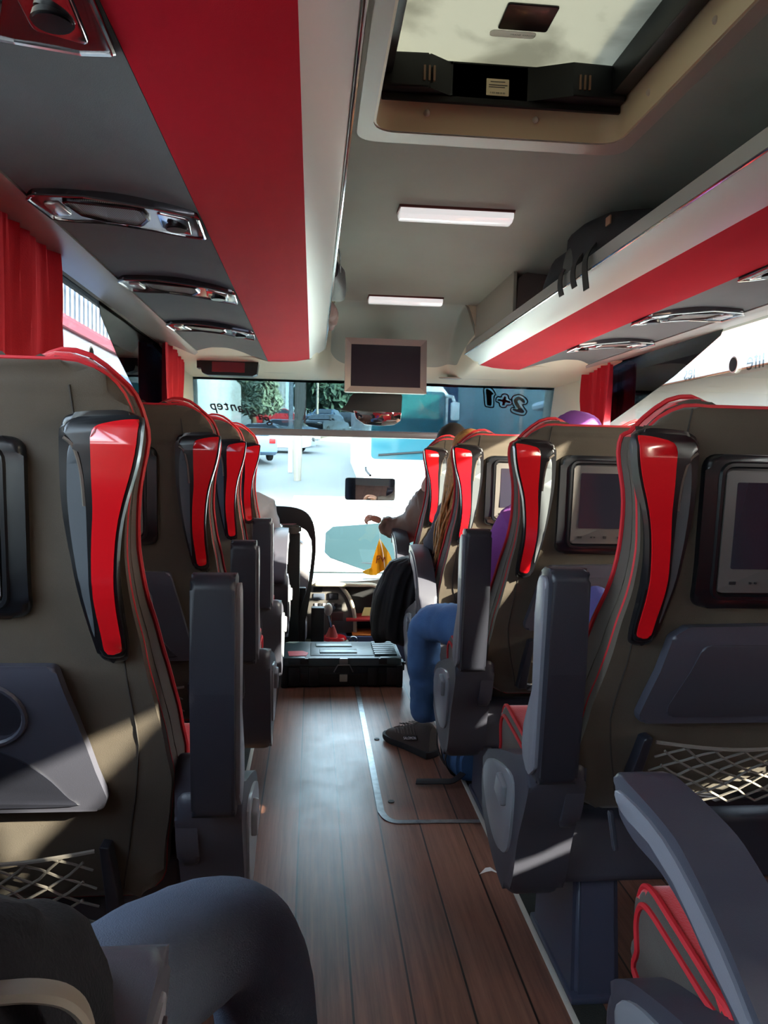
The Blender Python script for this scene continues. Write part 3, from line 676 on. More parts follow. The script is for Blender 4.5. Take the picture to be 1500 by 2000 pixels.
def make_seat(kind, s, zb, fr_in, sc_u, tray, net, cushw=True, arm='up', ao=0., at=0.):
    ZT[0] = 1.335 if kind == 'single' else 1.302
    """s: which way the aisle lies (-1 left, +1 right). Local frame: x across, y forward, z up"""
    root = bpy.data.objects.new('passenger_seat', None); C.objects.link(root); root['category'] = 'seat'
    TH = lambda v, h: h if h > -.0001 else h*interp(v, [.5, .8, 1.0, 1.15, 1.33], [1., .95, .62, .42, .50])
    US = (lambda u: u*.9 if u < 0 else u) if kind == 'single' else (lambda u: u*.9) if kind == 'window' else (lambda u: u)
    G = lambda u, v, h: (US(u), yr(v)-TH(v, h), v)               # onto the rear face
    ax = (.024 if kind == 'aisle' else .0)-ao; ah = .036 if kind == 'aisle' else .008
    G_s = lambda u, v, h: (s*u, yr(v)-h, v)
    cz = frange(zb, 1.33, .05)
    # rear shell
    sh = seat_outline(zb)
    bk = obj('backrest', slab(sh, -.07, 0, bev=.028, seg=4, cuts_v=cz, f=G), velvet, root, ang=60)
    obj('rear_piping', tube(B(), [G(u*.978, z if z > zb+.05 else z, -.030) for u, z in seat_outline(zb, .003)], .0042, 6, closed=True), piping, bk)
    for q in (-1, 1):
        sm_ = [G(q*interp(z, [zb, .7, .9, 1.1, 1.33], [.17, .225, .215, .17, .15]), z, .0005) for z in frange(zb+.03, 1.30, .04)]
        obj('stitched_seam', tube(B(), sm_, .0016, 5), mat('seam_thread', '2a2521', .9), bk)
    # front cushion with raised ears
    fc = seat_outline(zb+.06, .001, .018)
    bm = slab(fc, -.17, -.07, bev=.026, seg=4, both=False, cuts_v=frange(zb, 1.36, .05), cuts_u=[-.12, .12], f=G)
    for f_ in bm.faces:
        c, nn = f_.calc_center_median(), f_.normal
        if (nn.z > .55 and c.z > 1.25) or (nn.y > .5 and abs(c.x) > .12): f_.material_index = 1
    fcu = obj('front_cushion', bm, [velvet_side, red_velvet], root, ang=60)
    for dz, g in ((-.145, .003),):
        obj('cushion_piping', tube(B(), [G(u*1.004, z+.002, dz) for u, z in seat_outline(zb+.06, g, .020)], .0045, 6, closed=True), piping, fcu)
    # grab handle
    if cushw:
        ho = cr([(.254, 1.244), (.240, 1.262), (.200, 1.263), (.152, 1.256), (.138, 1.235), (.136, 1.17), (.140, 1.10), (.156, 1.0), (.176, .895), (.188, .868), (.218, .866), (.226, .885), (.223, .95), (.219, 1.03), (.224, 1.10), (.245, 1.18)], 4)
        hz = frange(.86, 1.27, .03)
        hd = obj('grab_handle', slab(ho, -.01, .016, bev=.009, seg=3, cuts_v=hz, f=G_s), blackgl, root, ang=50)
        rd = cr([(.259, 1.242), (.250, 1.250), (.212, 1.244), (.192, 1.232), (.190, 1.18), (.191, 1.12), (.186, 1.05), (.185, .98), (.190, .92), (.193, .888), (.200, .882), (.216, .884), (.220, .90), (.217, .96), (.218, 1.03), (.227, 1.10), (.249, 1.18)], 4)
        dome = lambda u, v, h: G_s(u, v, h+.022+.020*max(0, min(1, (v-.89)/.25))*max(0, min(1, (1.262-v)/.03)))
        gcore = cr([(.263, 1.244), (.250, 1.256), (.20, 1.254), (.162, 1.25), (.150, 1.235), (.158, 1.222), (.172, 1.20), (.180, 1.15), (.180, 1.05), (.180, .98), (.184, .90), (.190, .876), (.219, .876), (.225, .90), (.222, .96), (.222, 1.03), (.231, 1.10), (.254, 1.18)], 4)
        obj('grip', slab(gcore, -.02, .0, bev=.010, seg=3, cuts_v=hz, f=dome), blackgl, hd, ang=50)
        tag(obj('grip_insert', slab(rd, -.01, .003, bev=.003, seg=2, cuts_v=hz, f=dome), redgl, hd, ang=50), 'glossy red grip')
        gi = cr([(.176, 1.175), (.170, 1.20), (.158, 1.212), (.149, 1.20), (.147, 1.13), (.154, 1.05), (.170, .95), (.178, .91), (.178, .96), (.176, 1.08)], 4)
        tag(obj('handle_recess', slab(gi, -.01, .0175, bev=.002, cuts_v=hz, f=G_s), grey_ins, hd, ang=50), 'grey recess behind the grip')
        edge = [G_s(u, z, .036) for u, z in cr([(.150, 1.222), (.164, 1.208), (.174, 1.17), (.178, 1.12)], 5, closed=False)]
        obj('worn_edge', tube(B(), edge, .0035, 6), mat('worn_silver', '7d756d', .3, metal=.7), hd)
    # screen: s*u runs from the handle side inwards
    f0 = fr_in; f1 = f0-.31
    fo = rrect(f1, f0, .94, 1.222, .03, 6); fz = frange(.94, 1.22, .04)
    sf = obj('screen_frame', slab(fo, -.01, .016, bev=.012, seg=3, cuts_v=fz, f=G_s), blackgl, root, ang=50)
    ring_pts = [G_s(p.x, p.y, .0165) for p in rrect(f1+.032, f0-.032, .962, 1.203, .022, 5)]
    obj('frame_lip', tube(B(), ring_pts, .006, 6, closed=True), blackgl, sf)
    b0 = f0-.038; b1 = f1+.038
    tag(obj('screen_bezel', slab(rrect(b1, b0, .972, 1.193, .008, 4), .0, .0225, bev=.004, cuts_v=[1.08], f=G_s), bezelm, sf), 'grey bezel')
    tag(obj('display', slab(rrect(b1+.02, b0-.02, 1.016, 1.172, .003, 2), .015, .0232, cuts_v=[1.09], f=G_s), screenm, sf), 'dark seat-back display')
    bm = B()
    for u_, w_, h_ in ((b0-.026, .012, .006), (b0-.060, .004, .004), (b0-.070, .004, .004), (b0-.10, .008, .008), (b0-.14, .006, .006), (b0-.17, .006, .006)):
        merge(bm, slab(rrect(u_-w_/2, u_+w_/2, .990-h_/2, .990+h_/2, .001, 1), .02, .0235, f=G_s))
    obj('sockets', bm, blackmt, sf)
    # tray
    tz = frange(.5, .92, .05)
    if tray == 'tall':
        to = rpoly([(-.19, .862), (.115, .862), (.168, .60), (.158, .572), (-.235, .572), (-.24, .60)], .015, 4)
        tr_ = obj('tray_table', slab(to, .004, .026, bev=.006, seg=3, cuts_v=tz, f=G_s), plastic, root)
        cup = [(-.005+.062*math.cos(t*PI/14), .775+.058*math.sin(t*PI/14)) for t in range(28)]
        obj('cup_rim', tube(B(), [G_s(a_, b__, .027) for a_, b__ in cup], .005, 6, closed=True), plastic, tr_)
        obj('cup_recess', slab([(u*.93, .775+(v-.775)*.93) for u, v in cup], .01, .0268, f=G_s), plastic_dk, tr_)
        pd = cr([(-.21, .60), (-.21, .70), (-.10, .72), (.01, .70), (.07, .655), (.105, .60), (.11, .585), (-.05, .583), (-.20, .583)], 4)
        obj('tray_pad', slab(pd, .01, .0285, bev=.002, cuts_v=tz, f=G_s), plastic_dk, tr_)
    else:
        to = rpoly([(.125, .905), (.152, .885), (.182, .72), (.176, .700), (-.25, .700), (-.256, .72), (-.235, .885), (-.205, .912)], .014, 4)
        tr_ = obj('tray_table', slab(to, .004, .030, bev=.008, seg=3, cuts_v=tz, f=G_s), plastic, root)
        obj('tray_pad', slab(rpoly([(.09, .87), (.13, .74), (.128, .715), (-.21, .715), (-.215, .74), (-.18, .87)], .02, 4), .01, .0325, bev=.003, cuts_v=tz, f=G_s), plastic2, tr_)
    # magazine net
    n0, n1 = net
    np_ = obj('net_holder', B(), netm, root)
    tag(np_, kind=None)
    bm = B(); bm.from_mesh(np_.data)
    ub = .135
    for q, u_ in ((1, ub), (-1, -.225)):
        P = [(u_+.008*q, n1+.005), (u_+.026*q, n1), (u_+.040*q, n0), (u_+.012*q, n0)] if q > 0 else [(u_-.005, n1), (u_-.026, n1), (u_-.036, n0), (u_-.01, n0)]
        merge(bm, slab(rpoly(P, .005, 3), .0, .032, bev=.006, cuts_v=[(n0+n1)/2], f=G_s))
    merge(bm, slab(rrect(-.23, ub+.01, n0-.006, n0+.012, .004), .0, .03, bev=.004, f=G_s))
    bm.to_mesh(np_.data); bm.free(); np_.data.materials.clear(); np_.data.materials.append(plastic_dk)
    np_.data.polygons.foreach_set('use_smooth', [True]*len(np_.data.polygons)); np_.data.set_sharp_from_angle(angle=.6)
    bm = B(); N = 6; rnd = random.Random(3)
    wv_ = .36
    def npnt(a_, b__):     # a along width 0..1, b height 0..1 with a sagging top
        sag = .012*math.sin(PI*a_); b__ = b__-.10*math.sin(PI*a_)*(1-b__)*0; a_ = a_+.035*math.sin(2*PI*b__)*math.sin(PI*a_)
        return G_s(ub-.002-wv_*a_, n0+.01+(n1-n0-.02-sag)*b__, .016+.022*math.sin(PI*a_)+.008*b__)
    for i in range(-5, N+1):
        for sg_ in (1, -1):
            P = []
            for k_ in range(9):
                t = k_/8; a_ = (i+4.2*t)/N if sg_ > 0 else 1-(i+4.2*t)/N
                if -.001 <= a_ <= 1.001: P.append(npnt(min(1, max(0, a_+.012*rnd.uniform(-1, 1))), t))
            if len(P) > 1: tube(bm, P, .0026, 6)
    tube(bm, [npnt(t/12, 1) for t in range(13)], .004, 6)
    obj('magazine_net', bm, netm, root)
    # seat cushion
    P = [(.335, .44), (.345, .535), (.40, .548), (.50, .562), (.575, .570), (.606, .555), (.618, .515), (.610, .46), (.60, .40), (.34, .39)]
    cw0, cw1 = (.350-ah*1.1, -.275) if cushw else (.29, -.29)
    prof_c = [(p.x, p.y) for p in cr(P, 4)]
    us = sorted((s*cw0, s*cw1))
    bm = profile_x(prof_c, us[0], us[1], bev=.028, seg=4)
    for f_ in bm.faces:
        c, nn = f_.calc_center_median(), f_.normal
        if nn.z > .35 and c.z > .47 or (nn.y > .4 and c.z > .40): f_.material_index = 1
    cu = obj('seat_cushion', bm, [velvet_side, red_velvet], root, ang=60)
    for q in (0, 1):
        ux = us[q]
        sgn = -1 if q == 0 else 1
        obj('cushion_piping', tube(B(), [(ux+sgn*(.002-.028+.02), y_, z_) for y_, z_ in [(p[0]+(.0 if p[0] > .3 else 0), p[1]) for p in prof_c]], .005, 6, closed=True), piping, cu)
        inn = [(.485+(y_-.485)*.90, .475+(z_-.475)*.74) for y_, z_ in prof_c]
        obj('cushion_piping', tube(B(), [(ux+sgn*.001, y_, z_) for y_, z_ in inn], .0055, 6, closed=True), piping, cu)
    obj('patterned_panel', slab([(.36, min(us)+.17), (.60, min(us)+.17), (.60, max(us)-.17), (.36, max(us)-.17)], 0, .004, bev=.002, cuts_u=[.3, .5, .56], f=lambda u, v, h: (v, u, .0+interp(u, [.14, .30, .50, .585, .61], [.535, .545, .562, .569, .560])+h)), mat('patterned_fabric', '3c1c20', .9, var=.5, vscale=220), cu)
    # base: rear cross cover, aisle hull, pedestal
    bu0, bu1 = (.27, -.28) if cushw else (.28, -.29)
    rc = [(.265, .27), (.28, .405), (.305, .42), (.50, .42), (.56, .39), (.56, .33), (.40, .265), (.31, .255)]
    zoff = 0 if zb > .4 else 0
    obj('base_cover', profile_x(rpoly(rc, .02, 3), min(s*bu0, s*bu1), max(s*bu0, s*bu1), bev=.012, seg=3), plastic, root)
    if cushw:
        hull = [(.17, .60), (.24, .575), (.40, .525), (.52, .475), (.58, .41), (.57, .335), (.48, .27), (.37, .232), (.29, .235), (.245, .30), (.215, .40), (.165, .50), (.14, .575)]
        a0, a1 = sorted((s*(.285-ah), s*(.405-ah)))
        hu = obj('side_cover', profile_x([(p.x, p.y) for p in cr(hull, 4)], a0, a1, bev=.024, seg=4), plastic, root, ang=60)
        a0, a1 = sorted((s*(.395-ah), s*(.411-ah)))
        lt = [(.255, .505), (.34, .51), (.47, .475), (.53, .42), (.48, .35), (.40, .31), (.31, .32), (.265, .38)]
        obj('recliner_bezel', profile_x([(p.x, p.y) for p in cr(lt, 4)], a0, a1, bev=.004, seg=2), recl, hu)
        a0, a1 = sorted((s*(.408-ah), s*(.424-ah)))
        obj('recliner_button', profile_x(rpoly([(.29, .485), (.345, .495), (.365, .445), (.30, .43)], .008, 3), a0, a1, bev=.005), recl, hu)
        # fixed upright part beside the backrest
        a0, a1 = sorted((s*(.285-ah), s*(.325-ah)))
        obj('armrest_mount', profile_x([(p.x, p.y) for p in cr([(.155, .64), (.18, .655), (.22, .62), (.26, .56), (.27, .46), (.20, .43), (.16, .50), (.15, .58)], 4)], a0, a1, bev=.012, seg=3), plastic, root)
        if arm == 'up':
            a0, a1 = sorted((s*(.316-ax), s*(.390-ax))); P = [(.055, .985-at), (.072, 1.0-at), (.105, 1.0-at), (.135, .985-at), (.140, .93-at), (.135, .75), (.165, .60), (.160, .575), (.105, .565), (.085, .58), (.060, .80)]
            ar = obj('armrest', profile_x(rpoly(P, .018, 4), a0, a1, bev=.010, seg=3), plastic_dk, root, ang=60)
            a0, a1 = sorted((s*(.386-ax), s*(.397-ax))); P = [(.075, .985-at), (.125, .98-at), (.14, .90-at), (.138, .75), (.19, .66), (.20, .60), (.15, .565), (.105, .60), (.09, .80)]
            obj('armrest_side', profile_x(rpoly(P, .02, 4), a0, a1, bev=.004), plastic_lt, ar)
        else:
            a0, a1 = sorted((s*(.316-ax+.006*(ao > 0)), s*(.390-ax)))
            if ao: P = [(p.x, p.y) for p in cr([(.41, .81), (.395, .825), (.27, .822), (.215, .808), (.155, .780), (.108, .752), (.03, .70), (.03, .65), (.12, .712), (.18, .738), (.22, .756), (.277, .768), (.35, .768), (.398, .783)], 4)]
            else: P = [(p.x, p.y) for p in cr([(.445, .806), (.40, .810), (.25, .775), (.13, .70), (.07, .60), (.09, .555), (.17, .555), (.20, .62), (.27, .69), (.36, .725), (.43, .745), (.460, .785)], 5)]
            ar = obj('armrest', profile_x(P, a0, a1, bev=.012, seg=3), plastic, root, ang=60)
            a0, a1 = sorted((s*(.386-ax), s*(.394-ax)))
            if ao: P = [(p.x, p.y) for p in cr([(.39, .808), (.27, .808), (.15, .765), (.08, .715), (.16, .742), (.27, .785), (.38, .787)], 4)]
            else: P = [(p.x, p.y) for p in cr([(.42, .785), (.30, .77), (.19, .715), (.14, .65), (.20, .66), (.28, .72), (.38, .745)], 5)]
            obj('armrest_side', profile_x(P, a0, a1, bev=.003), plastic_lt, ar)
            a0, a1 = sorted((s*(.392-ax), s*(.397-ax)))
            obj('armrest_slot', profile_x(rpoly([(.40, .775), (.41, .775), (.39, .735), (.38, .735)], .004), a0, a1, bev=.001), plastic_dk, ar)
    pw = sorted((s*.222, s*.11)); 
    bm = B(); q = [(pw[0], .27), (pw[1], .27), (pw[1], .60), (pw[0], .60)]
    pb = obj('pedestal', B(), navy, root)
    bm.from_mesh(pb.data)
    lo = [bm.verts.new((x, y, .004)) for x, y in ((pw[0], .25), (pw[1], .25), (pw[1], .56), (pw[0], .56))]; hi = [bm.verts.new((x, y, .30)) for x, y in ((pw[0]+.01, .29), (pw[1], .29), (pw[1], .56), (pw[0]+.01, .56))]
    for i in range(4): bm.faces.new((lo[i-1], lo[i], hi[i], hi[i-1]))
    bm.faces.new(hi); bm.faces.new(lo[::-1]); bmesh.ops.recalc_face_normals(bm, faces=bm.faces); bmesh.ops.bevel(bm, geom=list(bm.edges), offset=.014, segments=3, affect='EDGES')
    box(bm, pw[0]-.006, pw[1]+.008, .24, .57, .002, .02, bev=.006)
    bm.to_mesh(pb.data); bm.free(); pb.data.materials.append(navy); pb.data.polygons.foreach_set('use_smooth', [True]*len(pb.data.polygons)); pb.data.set_sharp_from_angle(angle=.6)
    return root
def kids(o): return [k for k in bpy.data.objects if k.parent == o]
def clone(o, parent=None):
    c = o.copy(); C.objects.link(c)
    if parent: c.parent = parent
    for ch in kids(o): clone(ch, c)
    return c
CL, CR_, CWN = -.515, .815, 1.395
pL = make_seat('single', 1, .35, .085, 0, 'tall', (.30, .49))
pL2 = make_seat('single', 1, .35, .085, 0, 'tall', (.30, .49), ao=-.034, at=.052)
pR = make_seat('aisle', -1, .47, .122, 0, 'wide', (.50, .665))
pLd = make_seat('single', 1, .35, .085, 0, 'tall', (.30, .49), arm='down')
pRd = make_seat('aisle', -1, .47, .122, 0, 'wide', (.50, .665), arm='down')
pR0 = make_seat('aisle', -1, .47, .122, 0, 'wide', (.50, .665), arm='down', ao=.074)
pWn = make_seat('window', 1, .47, .122, 0, 'wide', (.50, .665), cushw=False)
uses = {}
def put(proto, x, y, label, group):
    o = proto if proto.name not in uses else clone(proto); uses[proto.name] = 1
    o.location = (x, y, 0); o['label'] = label; o['group'] = group; return o
GL, GR, GW = 'single seats left of the aisle', 'aisle seats of the right-hand pairs', 'window seats of the right-hand pairs'
put(pL, CL, 1.22, 'nearest left single seat, with a cup-holder tray on its back', GL)
put(pL2, CL-.004, 2.22, 'left single seat second from the camera, behind the first upright armrest', GL)
put(pL2, CL-.004, 3.05, 'left single seat third from the camera, narrow red grip visible', GL)
put(pLd, CL, 3.80, 'foremost left single seat, beside the person in the grey jacket', GL)
put(pLd, CL+.015, .16, 'left seat under the person in dark trousers, only its lowered armrest in view', GL)
put(pR, CR_, 1.33, 'nearest right-hand aisle seat, with the largest grip and a string net on its back', GR)
put(pR, CR_, 2.13, 'right-hand aisle seat occupied by the person in a purple hat', GR)
put(pRd, CR_, 3.05, 'right-hand aisle seat with its armrest lowered, in front of the long blonde hair', GR)
put(pRd, CR_, 3.85, 'right-hand aisle seat furthest forward, beside the outstretched brown sleeve', GR)
put(pR0, CR_, .48, 'right seat at the bottom corner with red cushion and lowered grey armrest', GR)
put(pRd, CR_, -.35, 'unseen right aisle seat behind the bottom corner seat, added to block the sun', GR)  # out of view, put in to keep sun off the row ahead
for y, lab in ((-.35, 'unseen window seat behind the bottom corner pair, added to block the sun'), (.50, 'unseen window seat beside the bottom corner seat, added to block the sun'), (1.33, 'window seat paired with the nearest right-hand aisle seat'), (2.13, 'window seat beside the person in the purple hat'), (3.05, 'window seat paired with the third right-hand aisle seat'), (3.85, 'window seat in the foremost right-hand pair')):  # the first two are out of view, put in as sun blockers
    put(pWn, CWN, y, lab, GW)
# ================================================================== people
def blend(a, b, t): return tuple(a[i]+(b[i]-a[i])*t for i in range(len(a)))
def hand_mesh(wrist, dirv, up, s=1., curl=.6, side=1):
    """palm, four fingers and a thumb; dirv: wrist to knuckles, up: back of the hand"""
    d = Vector(dirv).normalized(); u = (Vector(up)-d*Vector(up).dot(d)).normalized(); r = d.cross(u)*side; w_ = Vector(wrist)
    P = lambda a, b_, c: tuple(w_+(d*a+r*b_+u*c)*s)
    ch = [[(*P(0, 0, 0), .024*s), (*P(.03, 0, 0), .026*s), (*P(.065, 0, .002), .028*s)]]
    bm = B()
    merge(bm, skin([ch[0], [(*P(.065, 0, .002), .028*s), (*P(.08, .022, 0), .014*s)], [(*P(.065, 0, .002), .028*s), (*P(.08, -.022, 0), .014*s)]], 2))
    for i, (o, L_) in enumerate(((-.030, .060), (-.011, .074), (.010, .080), (.030, .072))):
        c = curl*(1.1-.1*i); q = [(*P(.072, o, 0), .0095*s)]; a, y, z = 0, .072, 0
        for k in range(3):
            a += c*(.5 if k == 0 else .75); l = L_*(.42, .32, .26)[k]; y += l*math.cos(a); z -= l*math.sin(a)
            q.append((*P(y, o*1.05, z), (.0088-.0009*k)*s))
        merge(bm, skin([q], 2))
    merge(bm, skin([[(*P(.015, .022, -.006), .012*s), (*P(.045, .045, -.014), .0105*s), (*P(.072, .050, -.026), .009*s), (*P(.088, .044, -.034), .0075*s)]], 2))
    return bm
def head_mesh(c, face, s=1., up=(0, 0, 1)):
    """head with nose, ears, jaw; face: looking direction"""
    f = Vector(face).normalized(); u = Vector(up); r = f.cross(u).normalized(); u = r.cross(f); c = Vector(c)
    bm = B(); ball(bm, (0, 0, 0), .1, (.76, .95, 1.15), 24)
    for v in bm.verts:
        if v.co.z < -.01: k = 1-.35*(-v.co.z-.01)/.11; v.co.x *= k; v.co.y = v.co.y*(.88+.12*k) + .012*(1-k)*2
    merge(bm, skin([[(0, .088, .012, .008), (0, .105, -.022, .012), (0, .092, -.030, .008)]], 1))
    for q in (-1, 1):
        ball(bm, (q*.078, -.008, -.008), .026, (.35, .7, 1.15), 10)
        ball(bm, (q*.030, .083, .012), .012, (1.2, .6, .8), 10)
    merge(bm, skin([[(-.022, .082, -.058, .006), (0, .088, -.057, .008), (.022, .082, -.058, .006)]], 1))
    M = Matrix(((r.x, f.x, u.x, c.x), (r.y, f.y, u.y, c.y), (r.z, f.z, u.z, c.z), (0, 0, 0, 1))) @ Matrix.Scale(s, 4)
    bmesh.ops.transform(bm, matrix=M, verts=bm.verts); return bm
def garment(chains, m_, name, parent, amp=.006, freq=14, sub=3, label=None, seed=1):
    bm = skin(chains, sub); crumple(bm, amp, freq, seed); bm.normal_update(); crumple(bm, amp*.4, freq*3, seed+3)
    o = obj(name, bm, m_, parent, ang=80)
    if label: o['label'] = label
    return o
dk_jeans = mat('dark_jeans', '3a4456', .85, bump=.5, bscale=600, var=.1, vscale=6)
blackcloth = mat('black_cloth', '0f0f15', .9, spec=.2, bump=.4, bscale=300, var=.15, vscale=6)
puffer = mat('black_puffer', '111215', .65, spec=.25, bump=.3, bscale=60)
brownj = mat('brown_jacket', '6e5c50', .7, bump=.4, bscale=50, var=.1)
greyj = mat('grey_jacket', '8a8d98', .85, bump=.3, bscale=300, var=.08)
purple = mat('purple_wool', '7c3f8e', .9, bump=.5, bscale=400, var=.08)
violet = mat('violet_jacket', '4a4a86', .7, bump=.3, bscale=200, var=.1)
hairb = mat('blonde_hair', 'a5733a', .5, var=.35, vscale=60); haird = mat('dark_hair', '1c1613', .5)
shoem = mat('shoe_brown', '4a403c', .8, bump=.6, bscale=500); solem = mat('shoe_sole', '26272a', .7, bump=.4, bscale=200)

def shoe(heel, toe, parent, m1=shoem, m2=solem, brand=None, h=.11):
    a, b_ = Vector(heel), Vector(toe); d = (b_-a); L_ = d.length; d.normalize(); r = Vector((d.y, -d.x, 0)); up = Vector((0, 0, 1))
    f = lambda u, v, hh: tuple(a+d*u+r*v+up*hh)
    so_ = [(0, -.034), (.03, -.040), (.14, -.040), (.21, -.048), (.27, -.040), (.295, -.012), (.29, .015), (.26, .040), (.18, .046), (.10, .036), (.03, .036), (0, .030)]
    k = L_/.295; so_ = [(p.x*k, p.y) for p in cr(so_, 4)]
    out = obj('shoe', slab(so_, .028, .0, bev=.006, f=lambda u, v, h_: f(u, v, h_ if h_ > .02 else h_+.012*max(0, (u/L_-.75)*4)**2)), m2, parent)
    bm = B(); rows = []
    for i in range(15):
        t = i/14; x = .006+(L_-.014)*t
        hh = interp(t, [0, .12, .3, .45, .6, .8, .95, 1], [.125, .135, .125, .100, .080, .062, .045, .03])
        ww = interp(t, [0, .1, .3, .5, .72, .9, 1], [.022, .034, .036, .038, .044, .034, .012])
        row = []
        for j in range(13):
            q = j/12*PI; cc, ss = math.cos(q), math.sin(q)
            row.append(bm.verts.new(f(x, ww*math.copysign(abs(cc)**.6, cc), .024+(hh-.024)*ss**.75)))
        rows.append(row)
    for i in range(14):
        for j in range(12): bm.faces.new((rows[i][j], rows[i][j+1], rows[i+1][j+1], rows[i+1][j]))
    bm.faces.new(rows[0]); bm.faces.new(rows[-1][::-1]); bmesh.ops.recalc_face_normals(bm, faces=bm.faces); crumple(bm, .002, 60)
    obj('shoe_upper', bm, m1, out, ang=60)
    bm = B()
    for i in range(7):
        x = L_*(.30+.065*i); hh = interp(x/L_, [0, .12, .3, .45, .6, .8, .95, 1], [.125, .135, .125, .100, .080, .062, .045, .03])
        tube(bm, [f(x-.012+.02*(j % 2), .040*math.cos(PI*(.12+.76*j/6)), .03+(hh-.018)*math.sin(PI*(.12+.76*j/6))**.7) for j in range(7)], .0024, 5)
    obj('laces', bm, mat('laces', '6d6460', .8), out)
    if brand:
        o_ = Vector(f(L_*.33, -.042*brand[1], .062)); sx = d*(-brand[1])*1+up*.0
        M = frame3(o_, (d*brand[1]*-1+up*.30), up)
        merge_b = B(); ctr = [(-.04, -.009), (.04, -.009), (.04, .009), (-.04, .009)]
        pl = slab(ctr, -.004, .001, f=lambda u, v, hh: M @ Vector((u, v, hh)))
        pb_ = obj('brand_patch', pl, blackmt, out)
        obj('brand_lettering', text(brand[0], .0165, M @ Matrix.Translation((0, 0, .0018)), .0006), mat('brand_white', 'd8d8d8', .6), pb_)
    return out

# -- the person seated at the lower left (dark trousers, black jacket)
p = thing('person', 'seated person in dark blue trousers and black jacket, at the lower left', 'person', (-.42, .5, .0))
hip = (-.46, .50, .62)
garment([[(*hip, .115), (-.32, .62, .640, .088), (-.20, .74, .655, .080), (-.105, .855, .658, .074), (-.060, .900, .625, .070), (-.045, .90, .50, .066), (-.035, .88, .30, .060), (-.02, .87, .10, .062)],
         [(*hip, .115), (-.58, .52, .62, .11), (-.60, .74, .64, .088), (-.60, .94, .62, .075), (-.60, .93, .38, .062), (-.60, .92, .12, .06)]], dk_jeans, 'trousers', p, .004, 9, 3)
sm_pts = [(-.046+.0, .868, .640+.075*0)]
bm = skin([[(-.50, .46, .75, .12), (-.50, .44, .95, .14), (-.50, .43, 1.10, .13), (-.50, .44, 1.20, .055), (-.50, .45, 1.26, .05)],
           [(-.50, .43, 1.10, .13), (-.33, .41, 1.06, .065)], [(-.50, .43, 1.10, .13), (-.67, .43, 1.08, .065)]], 2)
merge(bm, head_mesh((-.50, .48, 1.36), (0, 1, -.2)))
obj('body', bm, skinm, p, ang=80)
garment([[(-.50, .47, .68, .14), (-.50, .44, .90, .15), (-.50, .43, 1.08, .14), (-.50, .44, 1.19, .075)],
         [(-.50, .43, 1.08, .14), (-.36, .38, 1.05, .070), (-.29, .38, .95, .078), (-.222, .43, .865, .090), (-.19, .51, .815, .082), (-.26, .62, .74, .055)],
         [(-.50, .43, 1.08, .14), (-.66, .43, 1.06, .075), (-.70, .45, .88, .065), (-.66, .60, .76, .05)]], blackcloth, 'jacket', p, .010, 10, 3)
obj('hand', hand_mesh((-.255, .63, .735), (-.6, 1, -.5), (0, 0, 1), 1, .5, 1), skinm, p, ang=80)
bm = B(); ball(bm, (-.50, .455, 1.385), .105, (.84, 1.0, 1.08), 20); obj('hair', crumple(bm, .006, 30), haird, p, ang=80)
obj('shoe', B() if False else bx(-.075, .03, .80, 1.08, .0, .07, bev=.03), blackmt, p); obj('shoe', bx(-.65, -.55, .86, 1.12, .0, .07, bev=.03), blackmt, p)
tag(obj('shoulder_strap', tube(B(), cr([(-.24, .40, .90), (-.20, .40, .915), (-.164, .402, .915), (-.142, .404, .914), (-.126, .408, .906), (-.118, .412, .888), (-.122, .42, .85)], 4, closed=False), .009, 8, flat=(.45, 1.0)), mat('tan_strap', '665c52', .7), p), 'tan strap')
# seam along the thigh
obj('trouser_seam', tube(B(), [(-.28, .56, .665), (-.20, .66, .655), (-.12, .78, .650), (-.06, .86, .66)], .0015, 5), mat('thread_dark', '232b3a', .9), p)

# -- the person in the purple hat, jeans and hiking shoe
p = thing('person', 'person in a purple hat and blue jeans with one leg in the aisle', 'person', (.80, 2.5, 0))
bm = skin([[(.80, 2.50, .72, .12), (.80, 2.47, .92, .13), (.80, 2.44, 1.05, .11), (.82, 2.45, 1.13, .05), (.84, 2.46, 1.18, .048)]], 2)
merge(bm, head_mesh((.85, 2.47, 1.235), (0, 1, -.15), .95)); obj('body', bm, skinm, p, ang=80)
garment([[(.80, 2.50, .60, .14), (.80, 2.47, .85, .155), (.80, 2.44, 1.02, .135), (.80, 2.45, 1.11, .07)],
         [(.80, 2.44, 1.02, .135), (.655, 2.44, .99, .07), (.615, 2.50, .87, .06), (.605, 2.58, .745, .056), (.68, 2.78, .72, .045)],
         [(.80, 2.44, 1.02, .135), (.95, 2.44, .99, .07), (.99, 2.52, .85, .06), (.98, 2.62, .74, .052), (.88, 2.80, .72, .045)]], purple, 'coat', p, .008, 12)
bm = B(); ball(bm, (.855, 2.45, 1.272), .100, (.95, 1.04, .98), 24)
for v in list(bm.verts):
    if v.co.z < 1.245: v.co.z = 1.245+(v.co.z-1.245)*.2
obj('knitted_hat', crumple(bm, .006, 22), purple, p, ang=80)
garment([[(.80, 2.50, .60, .125), (.70, 2.56, .61, .105), (.575, 2.74, .595, .092), (.470, 2.90, .575, .080), (.448, 2.935, .545, .078), (.445, 2.945, .44, .070), (.455, 2.965, .30, .064), (.468, 2.99, .20, .064), (.472, 3.0, .155, .068)],
         [(.80, 2.50, .60, .125), (.90, 2.62, .61, .10), (.90, 2.86, .60, .085), (.90, 2.98, .57, .075), (.90, 2.98, .35, .062), (.90, 2.98, .12, .062)]], denim, 'jeans', p, .007, 16)
